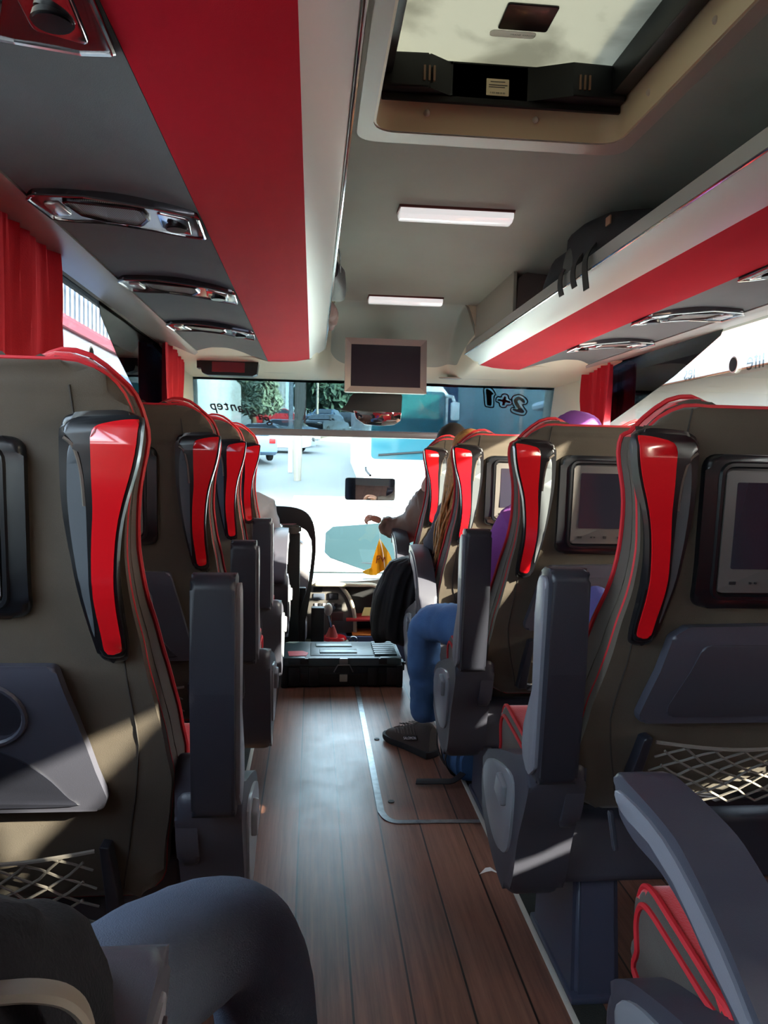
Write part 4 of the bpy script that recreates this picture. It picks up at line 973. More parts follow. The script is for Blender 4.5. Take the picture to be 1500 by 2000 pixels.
for q in (0, 1):
    obj('hand', hand_mesh((.69 if q == 0 else .87, 2.79, .715), (.4 if q == 0 else -.4, 1, -.1), (0, 0, 1), .95, .6, 1 if q == 0 else -1), skinm, p, ang=80)
shoe((.505, 2.99, 0), (.335, 3.235, 0), p, brand=('SALOMON', 1)); shoe((.90, 2.94, 0), (.90, 3.22, 0), p)

# -- the person with long blonde hair
p = thing('person', 'person with long loose blonde hair behind the lowered armrest', 'person', (.78, 3.4, 0))
bm = skin([[(.80, 3.42, .72, .11), (.78, 3.38, .92, .12), (.75, 3.36, 1.04, .10), (.72, 3.36, 1.12, .048), (.70, 3.37, 1.16, .045)]], 2)
merge(bm, head_mesh((.69, 3.38, 1.215), (-.2, 1, -.3), .92)); obj('body', bm, skinm, p, ang=80)
garment([[(.80, 3.42, .62, .14), (.77, 3.38, .88, .15), (.74, 3.36, 1.00, .13), (.72, 3.36, 1.10, .07)],
         [(.74, 3.36, 1.00, .13), (.61, 3.37, .97, .062), (.57, 3.42, .84, .058), (.565, 3.52, .74, .055), (.62, 3.70, .70, .042)],
         [(.74, 3.36, 1.00, .13), (.92, 3.38, .97, .065), (.95, 3.44, .83, .058), (.86, 3.65, .72, .045)]], mat('charcoal_fleece', '4a4a50', .9, bump=.5, bscale=200, var=.15), 'fleece', p, .008, 14)
garment([[(.80, 3.45, .60, .12), (.70, 3.60, .60, .09), (.62, 3.80, .57, .075), (.62, 3.82, .35, .06), (.62, 3.82, .12, .055)],
         [(.80, 3.45, .60, .12), (.92, 3.60, .60, .09), (.90, 3.80, .57, .075), (.90, 3.82, .35, .06), (.90, 3.82, .12, .055)]], blackcloth, 'trousers', p)
shoe((.62, 3.79, 0), (.60, 4.03, 0), p, blackmt, blackmt); shoe((.90, 3.79, 0), (.90, 4.03, 0), p, blackmt, blackmt)
for q in (0, 1): obj('hand', hand_mesh((.625 if q == 0 else .85, 3.71, .70), (.3 if q == 0 else -.3, 1, -.1), (0, 0, 1), .9, .6, 1 if q == 0 else -1), skinm, p, ang=80)
bm = B(); rnd = random.Random(5)
ball(bm, (.69, 3.36, 1.245), .098, (.86, 1.0, 1.0), 16)
for k in range(170):
    a = rnd.uniform(0, 2*PI) if k % 3 else rnd.uniform(2.4, 4.2); x0_, y0_ = .69+.080*math.cos(a), 3.345+.07*math.sin(a)*1.0
    t_ = rnd.random(); ex, ey, ez = .535+.13*t_+rnd.uniform(-.01, .01), 3.31+rnd.uniform(-.04, .05), .74+.08*rnd.random()
    P = [(x0_, y0_, 1.25), (x0_-.02, y0_-.01, 1.16), (blend((x0_,), (ex,), .45)[0]+rnd.uniform(-.012, .012), y0_-.02, 1.05), (blend((x0_,), (ex,), .8)[0]+rnd.uniform(-.012, .012), ey, .92), (ex, ey, ez)]
    tube(bm, cr(P, 3, closed=False), [.0065]*8+[.005, .0045, .004, .003, .001], 5)
obj('long_hair', bm, hairb, p, ang=80)

# -- the person in the brown jacket reaching forward
p = thing('person', 'person in a brown jacket stretching an arm towards the windscreen', 'person', (.78, 4.2, 0))
bm = skin([[(.80, 4.15, .72, .11), (.79, 4.14, .92, .12), (.78, 4.14, 1.06, .10), (.77, 4.15, 1.14, .05), (.765, 4.16, 1.19, .048)]], 2)
merge(bm, head_mesh((.76, 4.18, 1.27), (0, 1, -.1), .95)); obj('body', bm, skinm, p, ang=80)
garment([[(.80, 4.15, .60, .14), (.79, 4.13, .85, .17), (.77, 4.14, 1.02, .15), (.76, 4.15, 1.11, .08)],
         [(.77, 4.14, 1.02, .15), (.665, 4.17, .96, .125), (.60, 4.26, .85, .115), (.53, 4.33, .800, .090), (.465, 4.34, .812, .068), (.40, 4.34, .832, .052), (.385, 4.34, .838, .045)],
         [(.77, 4.14, 1.02, .15), (.93, 4.16, 1.0, .08), (.98, 4.22, .85, .07), (.93, 4.40, .75, .05)]], brownj, 'jacket', p, .012, 16)
garment([[(.70, 4.10, 1.02, .035), (.615, 4.12, 1.04, .050), (.63, 4.13, 1.09, .052), (.72, 4.11, 1.10, .05), (.82, 4.12, 1.09, .04)]], mat('pinkish_fleece', 'b39a90', .9, bump=.6, bscale=300), 'hood', p, .004, 20)
obj('hand', hand_mesh((.395, 4.34, .845), (-1, .1, .35), (-.2, -.4, 1), .80, 1.0, 1), skinm, p, ang=80)
obj('hand', hand_mesh((.93, 4.41, .75), (-.2, 1, -.1), (0, 0, 1), .9, .6, -1), skinm, p, ang=80)
bm = B(); ball(bm, (.76, 4.165, 1.30), .103, (.88, 1.02, 1.02), 20); obj('hair', crumple(bm, .006, 30), haird, p, ang=80)
garment([[(.80, 4.15, .60, .125), (.70, 4.30, .60, .09), (.68, 4.56, .56, .075), (.68, 4.58, .30, .06), (.68, 4.58, .0, .055)],
         [(.80, 4.15, .60, .125), (.92, 4.30, .60, .09), (.92, 4.56, .56, .075), (.92, 4.58, .30, .06), (.92, 4.58, .0, .055)]], blackcloth, 'trousers', p)
shoe((.68, 4.54, -.20), (.66, 4.80, -.20), p, blackmt, blackmt); shoe((.92, 4.54, -.20), (.92, 4.80, -.20), p, blackmt, blackmt)

# -- the person in the grey jacket at the front left
p = thing('person', 'person in a grey jacket seated by the black driver screen', 'person', (-.40, 4.35, 0))
bm = skin([[(-.42, 4.34, .70, .11), (-.41, 4.34, .85, .12), (-.40, 4.35, .97, .10), (-.40, 4.36, 1.05, .05), (-.40, 4.37, 1.09, .048)]], 2)
merge(bm, head_mesh((-.40, 4.40, 1.16), (0, 1, -.1), .93)); obj('body', bm, skinm, p, ang=80)
garment([[(-.42, 4.34, .58, .15), (-.41, 4.33, .78, .17), (-.39, 4.34, .93, .15), (-.40, 4.36, 1.02, .07)],
         [(-.39, 4.34, .93, .15), (-.265, 4.33, .90, .082), (-.225, 4.33, .77, .072), (-.215, 4.38, .64, .065), (-.25, 4.55, .60, .05)],
         [(-.39, 4.34, .93, .15), (-.54, 4.34, .90, .07), (-.58, 4.38, .76, .06), (-.52, 4.56, .66, .05)]], greyj, 'jacket', p, .010, 12)
bm = B(); ball(bm, (-.40, 4.385, 1.19), .100, (.88, 1.02, 1.0), 20); obj('hair', crumple(bm, .006, 30), haird, p, ang=80)
garment([[(-.42, 4.34, .56, .12), (-.30, 4.42, .50, .10), (-.21, 4.50, .44, .085), (-.20, 4.62, .40, .075), (-.20, 4.66, .22, .06), (-.20, 4.66, .0, .055)],
         [(-.42, 4.34, .56, .12), (-.50, 4.50, .50, .10), (-.50, 4.70, .42, .08), (-.50, 4.74, .22, .06), (-.50, 4.74, .0, .055)]], mat('light_denim', '6f93c4', .85, bump=.4, bscale=300, var=.12), 'jeans', p, .008, 14)
for q in (0, 1): obj('hand', hand_mesh((-.25 if q == 0 else -.515, 4.56, .60 if q == 0 else .655), (0, 1, -.3), (0, 0, 1), .9, .6, 1 if q else -1), skinm, p, ang=80)
shoe((-.20, 4.62, -.20), (-.20, 4.88, -.20), p, blackmt, blackmt); shoe((-.50, 4.70, -.20), (-.50, 4.92, -.20), p, blackmt, blackmt)

# ================================================================== loose things
# black puffer coat over the knees
bm = B(); R_ = []
lev = [(.735, .60, .06, .05), (.725, .56, .12, .085), (.70, .53, .145, .11), (.65, .50, .15, .125), (.58, .480, .155, .13), (.50, .465, .16, .135), (.42, .450, .155, .135), (.36, .445, .150, .130), (.325, .445, .135, .115), (.32, .45, .09, .07)]
for (z_, xc_, a_, b__) in lev:
    ring_ = []
    for k in range(72):
        q = 2*PI*k/72; pl_ = 1+.055*math.sin(9*q+3*z_)*min(1, (.74-z_)*6)+.02*math.sin(23*q)
        ring_.append(bm.verts.new((xc_+a_*math.cos(q)*pl_, 3.70+b__*math.sin(q)*pl_, z_+.012*math.sin(5*q)*(z_ < .5))))
    R_.append(ring_)
for i in range(len(R_)-1):
    for k in range(72): bm.faces.new((R_[i][k], R_[i][(k+1) % 72], R_[i+1][(k+1) % 72], R_[i+1][k]))
bm.faces.new(R_[0][::-1]); bm.faces.new(R_[-1]); bmesh.ops.recalc_face_normals(bm, faces=bm.faces)
bmesh.ops.subdivide_edges(bm, edges=list(bm.edges), cuts=1, use_grid_fill=True); crumple(bm, .010, 9); crumple(bm, .004, 30)
pc = obj('puffer_coat', bm, puffer, ang=80); tag(pc, 'black padded coat draped beside the lowered armrest', 'coat')
# violet jacket behind the nearest right seat
bm = skin([[(.70, 1.72, .90, .05), (.66, 1.76, .84, .075), (.67, 1.78, .74, .085), (.76, 1.80, .68, .09), (.9, 1.80, .67, .08)], [(.67, 1.78, .74, .085), (.66, 1.84, .66, .07)]], 3)
crumple(bm, .014, 12); vj = obj('folded_jacket', bm, violet, ang=80); tag(vj, 'violet blue jacket bundled on the nearest right-hand seat', 'jacket')
# tool box
tb = thing('toolbox', 'black plastic tool case standing across the end of the aisle', 'tool box', (.155, 4.1, 0))
tk = mat('toolbox_black', '15181c', .38, bump=.15, bscale=600); tl = mat('toolbox_lid', '39464a', .35, bump=.15, bscale=600)
bm = bx(-.155, .455, 3.95, 4.30, .008, .115, bev=.012)
for x in (-.10, .0, .31, .41): box(bm, x-.028, x+.028, 3.938, 3.96, .012, .11, bev=.006)
for x in (-.15, .45): box(bm, x-.018, x+.018, 3.94, 4.0, .0, .12, bev=.008)
box(bm, -.12, .42, 3.943, 3.96, .07, .078, bev=.002)
obj('case_body', bm, tk, tb)
bm = slab(rrect(-.160, .460, 3.945, 4.305, .02), .117, .158, bev=.008, seg=3)
for x in (-.09, .39): box(bm, x-.045, x+.045, 3.936, 3.97, .125, .162, bev=.005)
box(bm, -.02, .32, 3.99, 4.27, .15, .162, bev=.006)
lid = obj('lid', bm, tl, tb)
bm = B()
for k in range(7): box(bm, .32, .44, 3.985+k*.042, 4.018+k*.042, .155, .170, bev=.005)
obj('lid_ribs', bm, tl, lid)
obj('lid_plate', bx(.03, .23, 4.03, 4.11, .160, .168, bev=.004), mat('lid_plate', '65787c', .35), lid)
obj('lid_plate', bx(.01, .21, 4.17, 4.24, .160, .168, bev=.004), MATS['lid_plate'], lid)
stk = obj('warning_sticker', slab(rpoly([(-.13, 3.985), (-.04, 3.99), (-.03, 4.05), (-.06, 4.09), (-.14, 4.08)], .006), .158, .1605), mat('sticker_red', 'b8303a', .5), lid)
for i, xx in enumerate((.155, -.05, .36)):
    h_ = obj('latch', bx(xx-.022, xx+.022, 3.934, 3.95, .128, .158, bev=.004), mat('latch_metal', '8d8f92', .3, metal=.7) if i == 0 else tk, tb)
obj('handle', tube(B(), [(.105, 3.942, .085), (.125, 3.932, .125), (.185, 3.932, .125), (.205, 3.942, .085)], .0035, 8), MATS['latch_metal'], tb)
obj('label_plate', bx(.135, .175, 3.936, 3.95, .035, .072, bev=.002), mat('label_grey', '9a9288', .6), tb)
obj('side_clip', bx(.462, .485, 4.02, 4.10, .07, .115, bev=.004), tk, tb); obj('side_clip', bx(-.185, -.162, 4.02, 4.10, .04, .09, bev=.004), tk, tb)
tb.location.x += .022
# backpack on the right rack
bp_ = thing('backpack', 'dark backpack lying in the right luggage rack with straps hanging out', 'backpack', (1.05, 2.75, 1.83))
bpk = mat('backpack_cloth', '1b1d24', .75, bump=.5, bscale=350, var=.15)
def bag(rows, name, m_, parent, n=20, e=.7):
    bm = B(); R = []
    for (x, y, z, a, b_, tilt) in rows:
        ring_ = []
        for k in range(n):
            q = 2*PI*k/n; c_, s_ = math.cos(q), math.sin(q)
            u, v = a*math.copysign(abs(c_)**e, c_), b_*math.copysign(abs(s_)**e, s_)
            ring_.append(bm.verts.new((x+u, y+v*math.sin(tilt), z+v*math.cos(tilt))))
        R.append(ring_)
    for i in range(len(R)-1):
        for k in range(n): bm.faces.new((R[i][k], R[i][(k+1) % n], R[i+1][(k+1) % n], R[i+1][k]))
    bm.faces.new(R[0][::-1]); bm.faces.new(R[-1]); bmesh.ops.recalc_face_normals(bm, faces=bm.faces)
    bmesh.ops.bevel(bm, geom=[e_ for e_ in bm.edges if e_.calc_face_angle(0) > .9], offset=.015, segments=3, affect='EDGES')
    crumple(bm, .008, 9, 2); return obj(name, bm, m_, parent, ang=60)
bag([(1.05, 1.93, 1.815, .10, .02, 0), (1.04, 2.0, 1.835, .14, .035, 0), (1.03, 2.15, 1.865, .16, .06, 0), (1.01, 2.32, 1.895, .155, .078, 0), (1.0, 2.48, 1.905, .150, .088, 0), (.99, 2.60, 1.905, .140, .087, 0), (.99, 2.65, 1.90, .12, .075, 0)], 'bag_body', bpk, bp_, e=.5)
bag([(.93, 2.50, 1.885, .06, .05, 0), (.905, 2.57, 1.88, .068, .052, 0), (.905, 2.64, 1.868, .055, .04, 0)], 'front_pocket', mat('grey_pocket', '5d605c', .8, bump=.3), bp_)
bag([(.99, 2.66, 1.895, .12, .075, 0), (.96, 2.78, 1.885, .11, .075, 0), (.93, 2.90, 1.865, .07, .045, 0), (.91, 2.98, 1.85, .03, .02, 0)], 'lid_flap', bpk, bp_)
def vstrap(name, P, wd, parent, m_=blackmt):
    bm = B(); L_ = [Vector(q) for q in cr(P, 4, closed=False)]
    a = [bm.verts.new(q+Vector((0, -wd/2, 0))) for q in L_]; c_ = [bm.verts.new(q+Vector((0, wd/2, 0))) for q in L_]
    for i in range(len(L_)-1): bm.faces.new((a[i], a[i+1], c_[i+1], c_[i]))
    thicken(bm, .003); return obj(name, bm, m_, parent)
for ya, zb_, xo in ((2.36, 1.735, .828), (2.47, 1.765, .828), (2.60, 1.765, .828)):
    vstrap('strap', [(.90, ya+.03, 1.90), (.858, ya, 1.88), (.832, ya, 1.84), (xo, ya, 1.80), (xo+.004, ya-.01, zb_)], .045, bp_)
obj('brand_tag', slab(rrect(2.24, 2.275, 1.905, 1.930, .002), 0, .004, f=lambda u, v, h: (.862-h, u, v)), mat('tag_copper', 'a8765a', .5), bp_)
# clothes and straps hanging from the left rack
hb = thing('shoulder_bag', 'dark bag strap hanging over the edge of the left luggage rack', 'bag', (.02, 2.9, 1.81))
bag([(-.10, 2.55, 1.87, .12, .05, 0), (-.06, 2.75, 1.88, .13, .06, 0), (-.04, 3.0, 1.875, .13, .065, 0), (-.06, 3.2, 1.86, .10, .05, 0)], 'bag_body', bpk, hb)
vstrap('hanging_strap', [(.04, 2.55, 1.90), (.075, 2.65, 1.90), (.085, 2.80, 1.885), (.092, 2.95, 1.86), (.088, 3.0, 1.84)], .03, hb)
bag([(.055, 2.80, 1.88, .025, .035, 0), (.075, 2.95, 1.875, .035, .045, 0), (.082, 3.12, 1.862, .04, .045, 0)], 'side_pocket', mat('worn_black', '3c3d42', .6, bump=.5, bscale=150, var=.3), hb)
sc2 = garment([[(-.02, 3.35, 1.87, .05), (.05, 3.5, 1.865, .045), (.075, 3.65, 1.85, .04), (.05, 3.85, 1.84, .03)]], mat('mauve_cloth', '8c7470', .85, bump=.3), 'scarf', None, .008, 20)
tag(sc2, 'mauve cloth bundle at the far end of the left luggage rack', 'cloth')
sc3 = garment([[(.0, 3.9, 1.85, .025), (.045, 3.95, 1.855, .022), (.055, 4.08, 1.845, .02)]], mat('cream_cloth', 'c4b89a', .85, bump=.3), 'cloth_bundle', None, .006, 30)
tag(sc3, 'small cream cloth at the front of the left luggage rack', 'cloth')
# denim bag with black straps on the floor
db = thing('strapped_bag', 'denim bag with black straps on the floor behind the hiking shoe', 'bag', (.57, 2.8, 0))
bag([(.60, 2.72, .075, .05, .06, 0), (.585, 2.80, .085, .065, .07, 0), (.575, 2.90, .08, .06, .065, 0), (.57, 2.96, .07, .04, .045, 0)], 'bag_body', denim, db)
for q in (2.78, 2.88): obj('strap', tube(B(), [(.585+.072*math.cos(t*PI/8), q, .083+.079*math.sin(t*PI/8)) for t in range(16)], .014, 6, closed=True, flat=(.2, 1)), blackmt, db)
obj('loose_strap', tube(B(), cr([(.57, 2.72, .05), (.53, 2.70, .03), (.48, 2.72, .02), (.40, 2.745, .010)], 4, closed=False), .016, 6, flat=(.2, 1)), blackmt, db)
obj('loose_strap', tube(B(), cr([(.505, 2.92, .30), (.50, 2.90, .18), (.50, 2.86, .08), (.54, 2.80, .03), (.60, 2.76, .02)], 4, closed=False), .013, 6, flat=(.2, 1)), blackmt, db)
# paper scrap
q = W(955, 1706, 1.0); t_ = H/(H-q.z); q = Vector((q.x*t_, q.y*t_, 0))
bm = B(); vv = [bm.verts.new((q.x+a*.03, q.y+b_*.02, c_)) for a, b_, c_ in ((-1, -.3, .002), (-.3, .5, .012), (.2, .55, .013), (1, -.5, .003), (.25, .0, .008), (-.3, -.05, .006))]
bm.faces.new(vv); thicken(bm, .0006); tag(obj('paper_scrap', bm, white, smooth=False), 'small torn white paper scrap on the wooden floor', 'paper')
# screw holes in the trapdoor
for px, py in ((764, 1566), (736, 1444)):
    q = W(px, py, 1.0); t_ = H/(H-q.z); q = Vector((q.x*t_, q.y*t_, 0)); bm = B(); cyl(bm, (q.x, q.y, .0015), .011, .003, 'z', 16)
    tag(obj('floor_bolt', bm, blackmt), 'dark round bolt in the aisle floor, %s' % ('nearest the corner of the steel strip' if py > 1500 else 'level with the hiking shoe'), 'bolt', 'floor bolts')

# ================================================================== cab
struct('floor_front', bx(XL, XR, 4.42, 5.5, -.26, -.20), mat('cab_floor', '2a2a2d', .8))
struct('trim_12', bx(XL, XR, 4.405, 4.425, -.20, .012, bev=.004), mat('step_edge', '5d5a58', .5))
struct('wall_front', bx(XL, XR, 5.36, 5.46, -.26, .40), cream)
# driver screen: black curved frame with a column
ds = thing('driver_screen', 'black curved frame and column standing behind the driver place', 'partition', (-.12, 4.5, -.2))
Yd = 4.50
arc = [(492, 990), (540, 988), (580, 992), (603, 1005), (614, 1030), (617, 1070), (612, 1120), (601, 1190), (592, 1228), (580, 1275), (556, 1275), (578, 1225), (590, 1180), (601, 1146), (606, 1110), (609, 1075), (606, 1045), (596, 1031), (578, 1026), (540, 1022), (492, 1020)]
pp = [W(x, y, Yd) for x, y in arc]
fd = lambda u, v, h: (u, Yd-h, v)
obj('frame', slab([(q.x, q.y) for q in cr([(q.x, q.z) for q in pp], 3)], -.03, .02, bev=.008, both=True, f=fd), blackmt, ds)
a, c_ = W(553, 1040, Yd), W(583, 1285, Yd)
obj('column', bx(a.x, c_.x, Yd-.03, Yd+.05, -.20, a.z, bev=.008), mat('cab_black', '1c2422', .45), ds)
bm = B(); q = W(568, 1033, Yd); cyl(bm, (q.x, Yd, q.z), .062, .05, 'z', 28, bev=.012); tray_ = obj('top_tray', bm, mat('tray_grey', '4a4742', .35), ds)
a, c_ = W(500, 1147, Yd+.06), W(602, 1290, Yd+.06)
obj('lower_panel', bx(a.x, c_.x-.02, Yd+.05, Yd+.09, -.20, a.z, bev=.006), blackmt, ds)
bm = B(); cyl(bm, W(566, 1025, Yd-.02)+Vector((0, 0, .004)), .004, .10, (1, .1, .05), 10); tag(obj('pen', bm, mat('pink_pen', 'a0707a', .4)), 'pink pen lying on the round tray of the driver screen', 'pen')
# driver seat back seen through the frame
dv = thing('driver_chair', 'grey driver seat back glimpsed through the black frame', 'seat', (-.12, 4.8, -.2))
obj('backrest', slab(rpoly([(-.40, .30), (-.02, .30), (-.01, .55), (-.05, .66), (-.12, .70), (-.40, .72)], .05), -.05, .06, bev=.02, both=True, f=lambda u, v, h: (u, 4.86-h, v)), mat('driver_grey', '6d6a70', .8), dv)
obj('seat', bx(-.42, -.02, 4.72, 5.10, .05, .18, bev=.03), MATS['driver_grey'], dv); obj('pedestal', bx(-.32, -.12, 4.80, 5.0, -.20, .05), blackmt, dv)
# dashboard
dash = thing('dashboard', 'grey dashboard with centre console, gear stick and red trays', 'dashboard', (.1, 5.1, -.2))
dgrey = mat('dash_grey', '6c6862', .45, bump=.2, bscale=500); dlight = mat('dash_edge', 'a8a090', .4)
yb = 5.0
P = [(XL+.02, 5.34), (XL+.02, 5.02), (-.02, 4.98), (.05, 4.96), (.30, 4.98), (.42, 5.04), (.50, 5.12), (1.0, 5.16), (XR-.1, 5.16), (XR-.1, 5.34)]
obj('dash_top', slab(rpoly(P, .03), .36, .395, bev=.012, both=True), dgrey, dash)
obj('edge_moulding', tube(B(), cr([(XL+.05, 5.015, .378), (-.02, 4.975, .378), (.05, 4.955, .378), (.30, 4.975, .374), (.42, 5.035, .360), (.48, 5.08, .31), (.50, 5.10, .22)], 5, closed=False), .014, 8), dlight, dash)
a, c_ = W(606, 1146, yb), W(692, 1242, yb); zlo = c_.z
fc_ = lambda u, v, h: (u, yb-h-.0*(v), v)
con = obj('console', slab(rpoly([(a.x-.1, zlo-.02), (c_.x, zlo-.02), (c_.x-.01, zlo+.14), (c_.x-.05, zlo+.26), (c_.x-.10, a.z+.01), (a.x-.1, a.z+.01)], .03), -.3, .0, bev=.006, f=fc_), mat('console_grey', '4d4a48', .4), dash)
obj('console_edge', tube(B(), cr([(c_.x-.10, yb-.005, a.z+.01), (c_.x-.04, yb-.005, zlo+.26), (c_.x-.002, yb-.005, zlo+.14), (c_.x+.005, yb-.005, zlo-.02)], 5, closed=False), .013, 8), dlight, dash)
def panel(name, x0_, y0_, x1_, y1_, m_, hh=.006, par=con):
    A, D = W(x0_, y0_, yb), W(x1_, y1_, yb)
    return obj(name, slab(rrect(A.x, D.x, D.z, A.z, .003, 2), 0, hh, bev=.0015, f=fc_), m_, par)
panel('radio', 612, 1144, 630, 1156, blackgl); panel('radio', 612, 1159, 634, 1171, mat('radio_blue', '454c5a', .3))
panel('console_display', 641, 1158, 661, 1171, blackgl, .008); panel('air_vent', 643, 1160, 657, 1169, plastic_dk, .01)
for i in range(6): panel('button', 614+i*8, 1178, 620+i*8, 1184, blackmt if i % 2 else plastic_lt)
bm = B()
for i, (x, y) in enumerate(((651, 1187), (624, 1187))): q = W(x, y, yb); cyl(bm, (q.x, yb-.006, q.z), .014, .014, 'y', 16, bev=.002)
obj('heater_knob', bm, chrome, con)
panel('button_row', 644, 1196, 670, 1212, mat('button_row', '3c2828', .4)); panel('button_row', 644, 1180, 668, 1192, blackmt, .004)
# cubby on the right with paper and red mats
a, c_ = W(676, 1158, 5.05), W(790, 1244, 5.05)
obj('cubby', bx(a.x, .9, 5.16, 5.20, -.1, .34), blackmt, dash)
obj('cubby_floor', bx(a.x, .9, 4.95, 5.16, .135, .15, bev=.004), mat('red_mat', 'b02a2c', .6), dash)
tag(obj('lower_tray', bx(a.x, .9, 4.90, 5.16, .035, .05, bev=.004), mat('red_mat2', '9c2226', .5), dash), 'red tray')
tag(obj('tray_mat', bx(a.x+.04, a.x+.20, 4.91, 5.10, .05, .056, bev=.002), mat('orange_mat', 'd8803a', .5), dash), 'orange ribbed mat')
obj('lower_console', slab(rpoly([(.07, -.20), (.07, .03), (.20, .05), (.62, .05), (.62, -.20)], .02), -.28, .0, bev=.01, f=lambda u, v, h: (u, 4.88-h, v)), mat('blue_console', '4a5270', .4), dash)
for (x0_, y0_, x1_, y1_, nm_, lb_) in ((706, 1187, 728, 1210, 'paper_note', 'yellow paper note in the dashboard cubby, the left one'), (726, 1183, 748, 1208, 'paper_note', 'yellow paper note in the dashboard cubby, partly behind the dark coat')):
    A, D = W(x0_, y0_, 5.06 if x0_ < 720 else 5.09), W(x1_, y1_, 5.06)
    tag(obj(nm_, slab([(A.x, .151), (D.x, .151), (D.x+.01, A.z), (A.x+.02, A.z)], 0, .002, f=lambda u, v, h: (u, (5.06 if x0_ < 720 else 5.09)-h+.3*(v-.15), v)), mat('yellow_paper', 'd0cc90', .7)), lb_, 'paper', 'notes in the cubby')
# gear stick and its console
GX = .03
gs = obj('gear_console', slab(rpoly([(.03, -.20), (.235, -.20), (.25, .03), (.20, .055), (.06, .055), (.02, .03)], .02), -.18, .0, bev=.012, f=lambda u, v, h: (u, 4.72-h, v)), mat('gear_beige', '8d8478', .4), dash)
bm = B(); nb = B(); cyl(nb, (.15, 4.80, .064), .085, .020, 'z', 28, r2=.075, bev=.004); merge(bm, nb); obj('gear_surround', bm, redgl, gs)
bm = B(); cyl(bm, (.137, 4.80, .10), .045, .08, 'z', 16, r2=.014); crumple(bm, .006, 30, sub=1); obj('gear_boot', bm, mat('boot_red', 'a84038', .6), gs)
bm = B(); tube(bm, [(.135, 4.80, .12), (.125, 4.79, .17), (.115, 4.78, .23)], .011, 10); obj('gear_lever', bm, chrome, gs)
bm = B(); ball(bm, (.112, 4.775, .25), .030, (.9, .9, 1.35), 18); obj('gear_knob', bm, mat('knob_grey', 'b0a498', .3), gs)
A, D = W(608, 1186, 4.62), W(632, 1290, 4.62)
obj('black_post', bx(A.x, D.x, 4.60, 4.66, -.20, A.z, bev=.006), blackmt, dash)
# star emblem on the blue panel
q = W(690, 1252, 4.575); bm = B()
tube(bm, [(q.x+.026*math.cos(t*PI/16), 4.58, q.z+.026*math.sin(t*PI/16)) for t in range(32)], .0028, 8, closed=True)
for k in range(3):
    an = PI/2+k*2*PI/3; d_ = Vector((math.cos(an), 0, math.sin(an))); n_ = Vector((-d_.z, 0, d_.x))
    c0 = Vector((q.x, 4.58, q.z)); vv = [bm.verts.new(c0+n_*.005), bm.verts.new(c0-n_*.005), bm.verts.new(c0+d_*.026), bm.verts.new(c0+Vector((0, -.004, 0)))]
    bm.faces.new((vv[0], vv[2], vv[3])); bm.faces.new((vv[2], vv[1], vv[3])); bm.faces.new((vv[0], vv[1], vv[2]))
emb_p = obj('emblem_panel', bx(.12, .42, 4.585, 4.63, -.2, .045, bev=.01), MATS['blue_console'], dash)
obj('star_emblem', bm, chrome, emb_p, smooth=False)
# pennants and papers on the dash
pn = thing('pennant', 'yellow hanging pennant with dark lettering at the windscreen', 'pennant', (.44, 5.0, .5))
yl = mat('pennant_yellow', 'f0b000', .7, trans=0)
def pen(name, pts, Y):
    q = [W(x, y, Y) for x, y in pts]
    return obj(name, slab([(a_.x, a_.z) for a_ in q], 0, .003, f=lambda u, v, h: (u, Y-h+.02*math.sin(u*60), v), cuts_u=frange(min(a_.x for a_ in q), max(a_.x for a_ in q), .02)[1:-1]), yl, pn)
fl = pen('flag', [(742, 1052), (728, 1090), (724, 1108), (737, 1122), (752, 1112), (768, 1100), (760, 1080)], 5.0)
pen('flag', [(724, 1108), (740, 1112), (736, 1124), (712, 1121), (708, 1117)], 5.02)
obj('cord', tube(B(), [W(742, 1052, 5.0), W(748, 1080, 4.99), W(752, 1112, 4.99)], .003, 6), white, pn)
obj('cord', tube(B(), [W(742, 1052, 5.0), (W(742, 1052, 5.0)+Vector((0, .1, .2))), (W(742, 1052, 5.0).x, wy(1.1), 1.1)], .0015, 6), white, pn)
q = W(744, 1092, 4.985)
obj('flag_lettering', text('Pw', .07, frame3((q.x, 4.985, q.z), (1, 0, .2), (0, 0, 1)), .0005, shear=.3), mat('pennant_ink', '8a3a10', .7), fl)
for i in range(3):
    A = W(733+3*i, 1131, 5.15)
    tag(obj('paper_sheet', slab([(A.x-.09+.01*i, 5.08+.02*i), (A.x+.08, 5.09), (A.x+.10, 5.20), (A.x-.07, 5.22-.01*i)], .397+.004*i, .399+.004*i), white), ('lowest paper sheet of the stack on the dashboard', 'middle paper sheet of the stack on the dashboard', 'topmost paper sheet of the stack on the dashboard')[i], 'paper', 'papers on the dashboard')
# ================================================================== outside
def gz(y):
    return interp(y, [5, 9, 14, 22, 37, 60, 90, 200], [-1.6, -1.6, -1.1, -.2, 1.25, 3.5, 4.6, 9.0])
asphalt = mat('asphalt', '5c605f', .9, bump=.5, bscale=30, var=.14, vscale=.4, stretch=(1, .25, 1))
bm = B(); rows = []
for y in [-40, -10, 5]+[9+k*3 for k in range(0, 28)]+[120, 200]:
    rows.append([bm.verts.new((x, y, gz(y) if y > 5 else -1.6)) for x in (-90, -30, -12, 0, 12, 30, 90)])
for i in range(len(rows)-1):
    for j in range(6): bm.faces.new((rows[i][j], rows[i][j+1], rows[i+1][j+1], rows[i+1][j]))
bmesh.ops.recalc_face_normals(bm, faces=bm.faces)
struct('ground', bm, asphalt)
winb = mat('car_window', '28323a', .1, coat=.5); tyre = mat('tyre', '1b1b1d', .8); rimm = mat('rim', '9a9a9c', .3, metal=.8)
def place(bm, M): bmesh.ops.transform(bm, matrix=M, verts=bm.verts); return bm
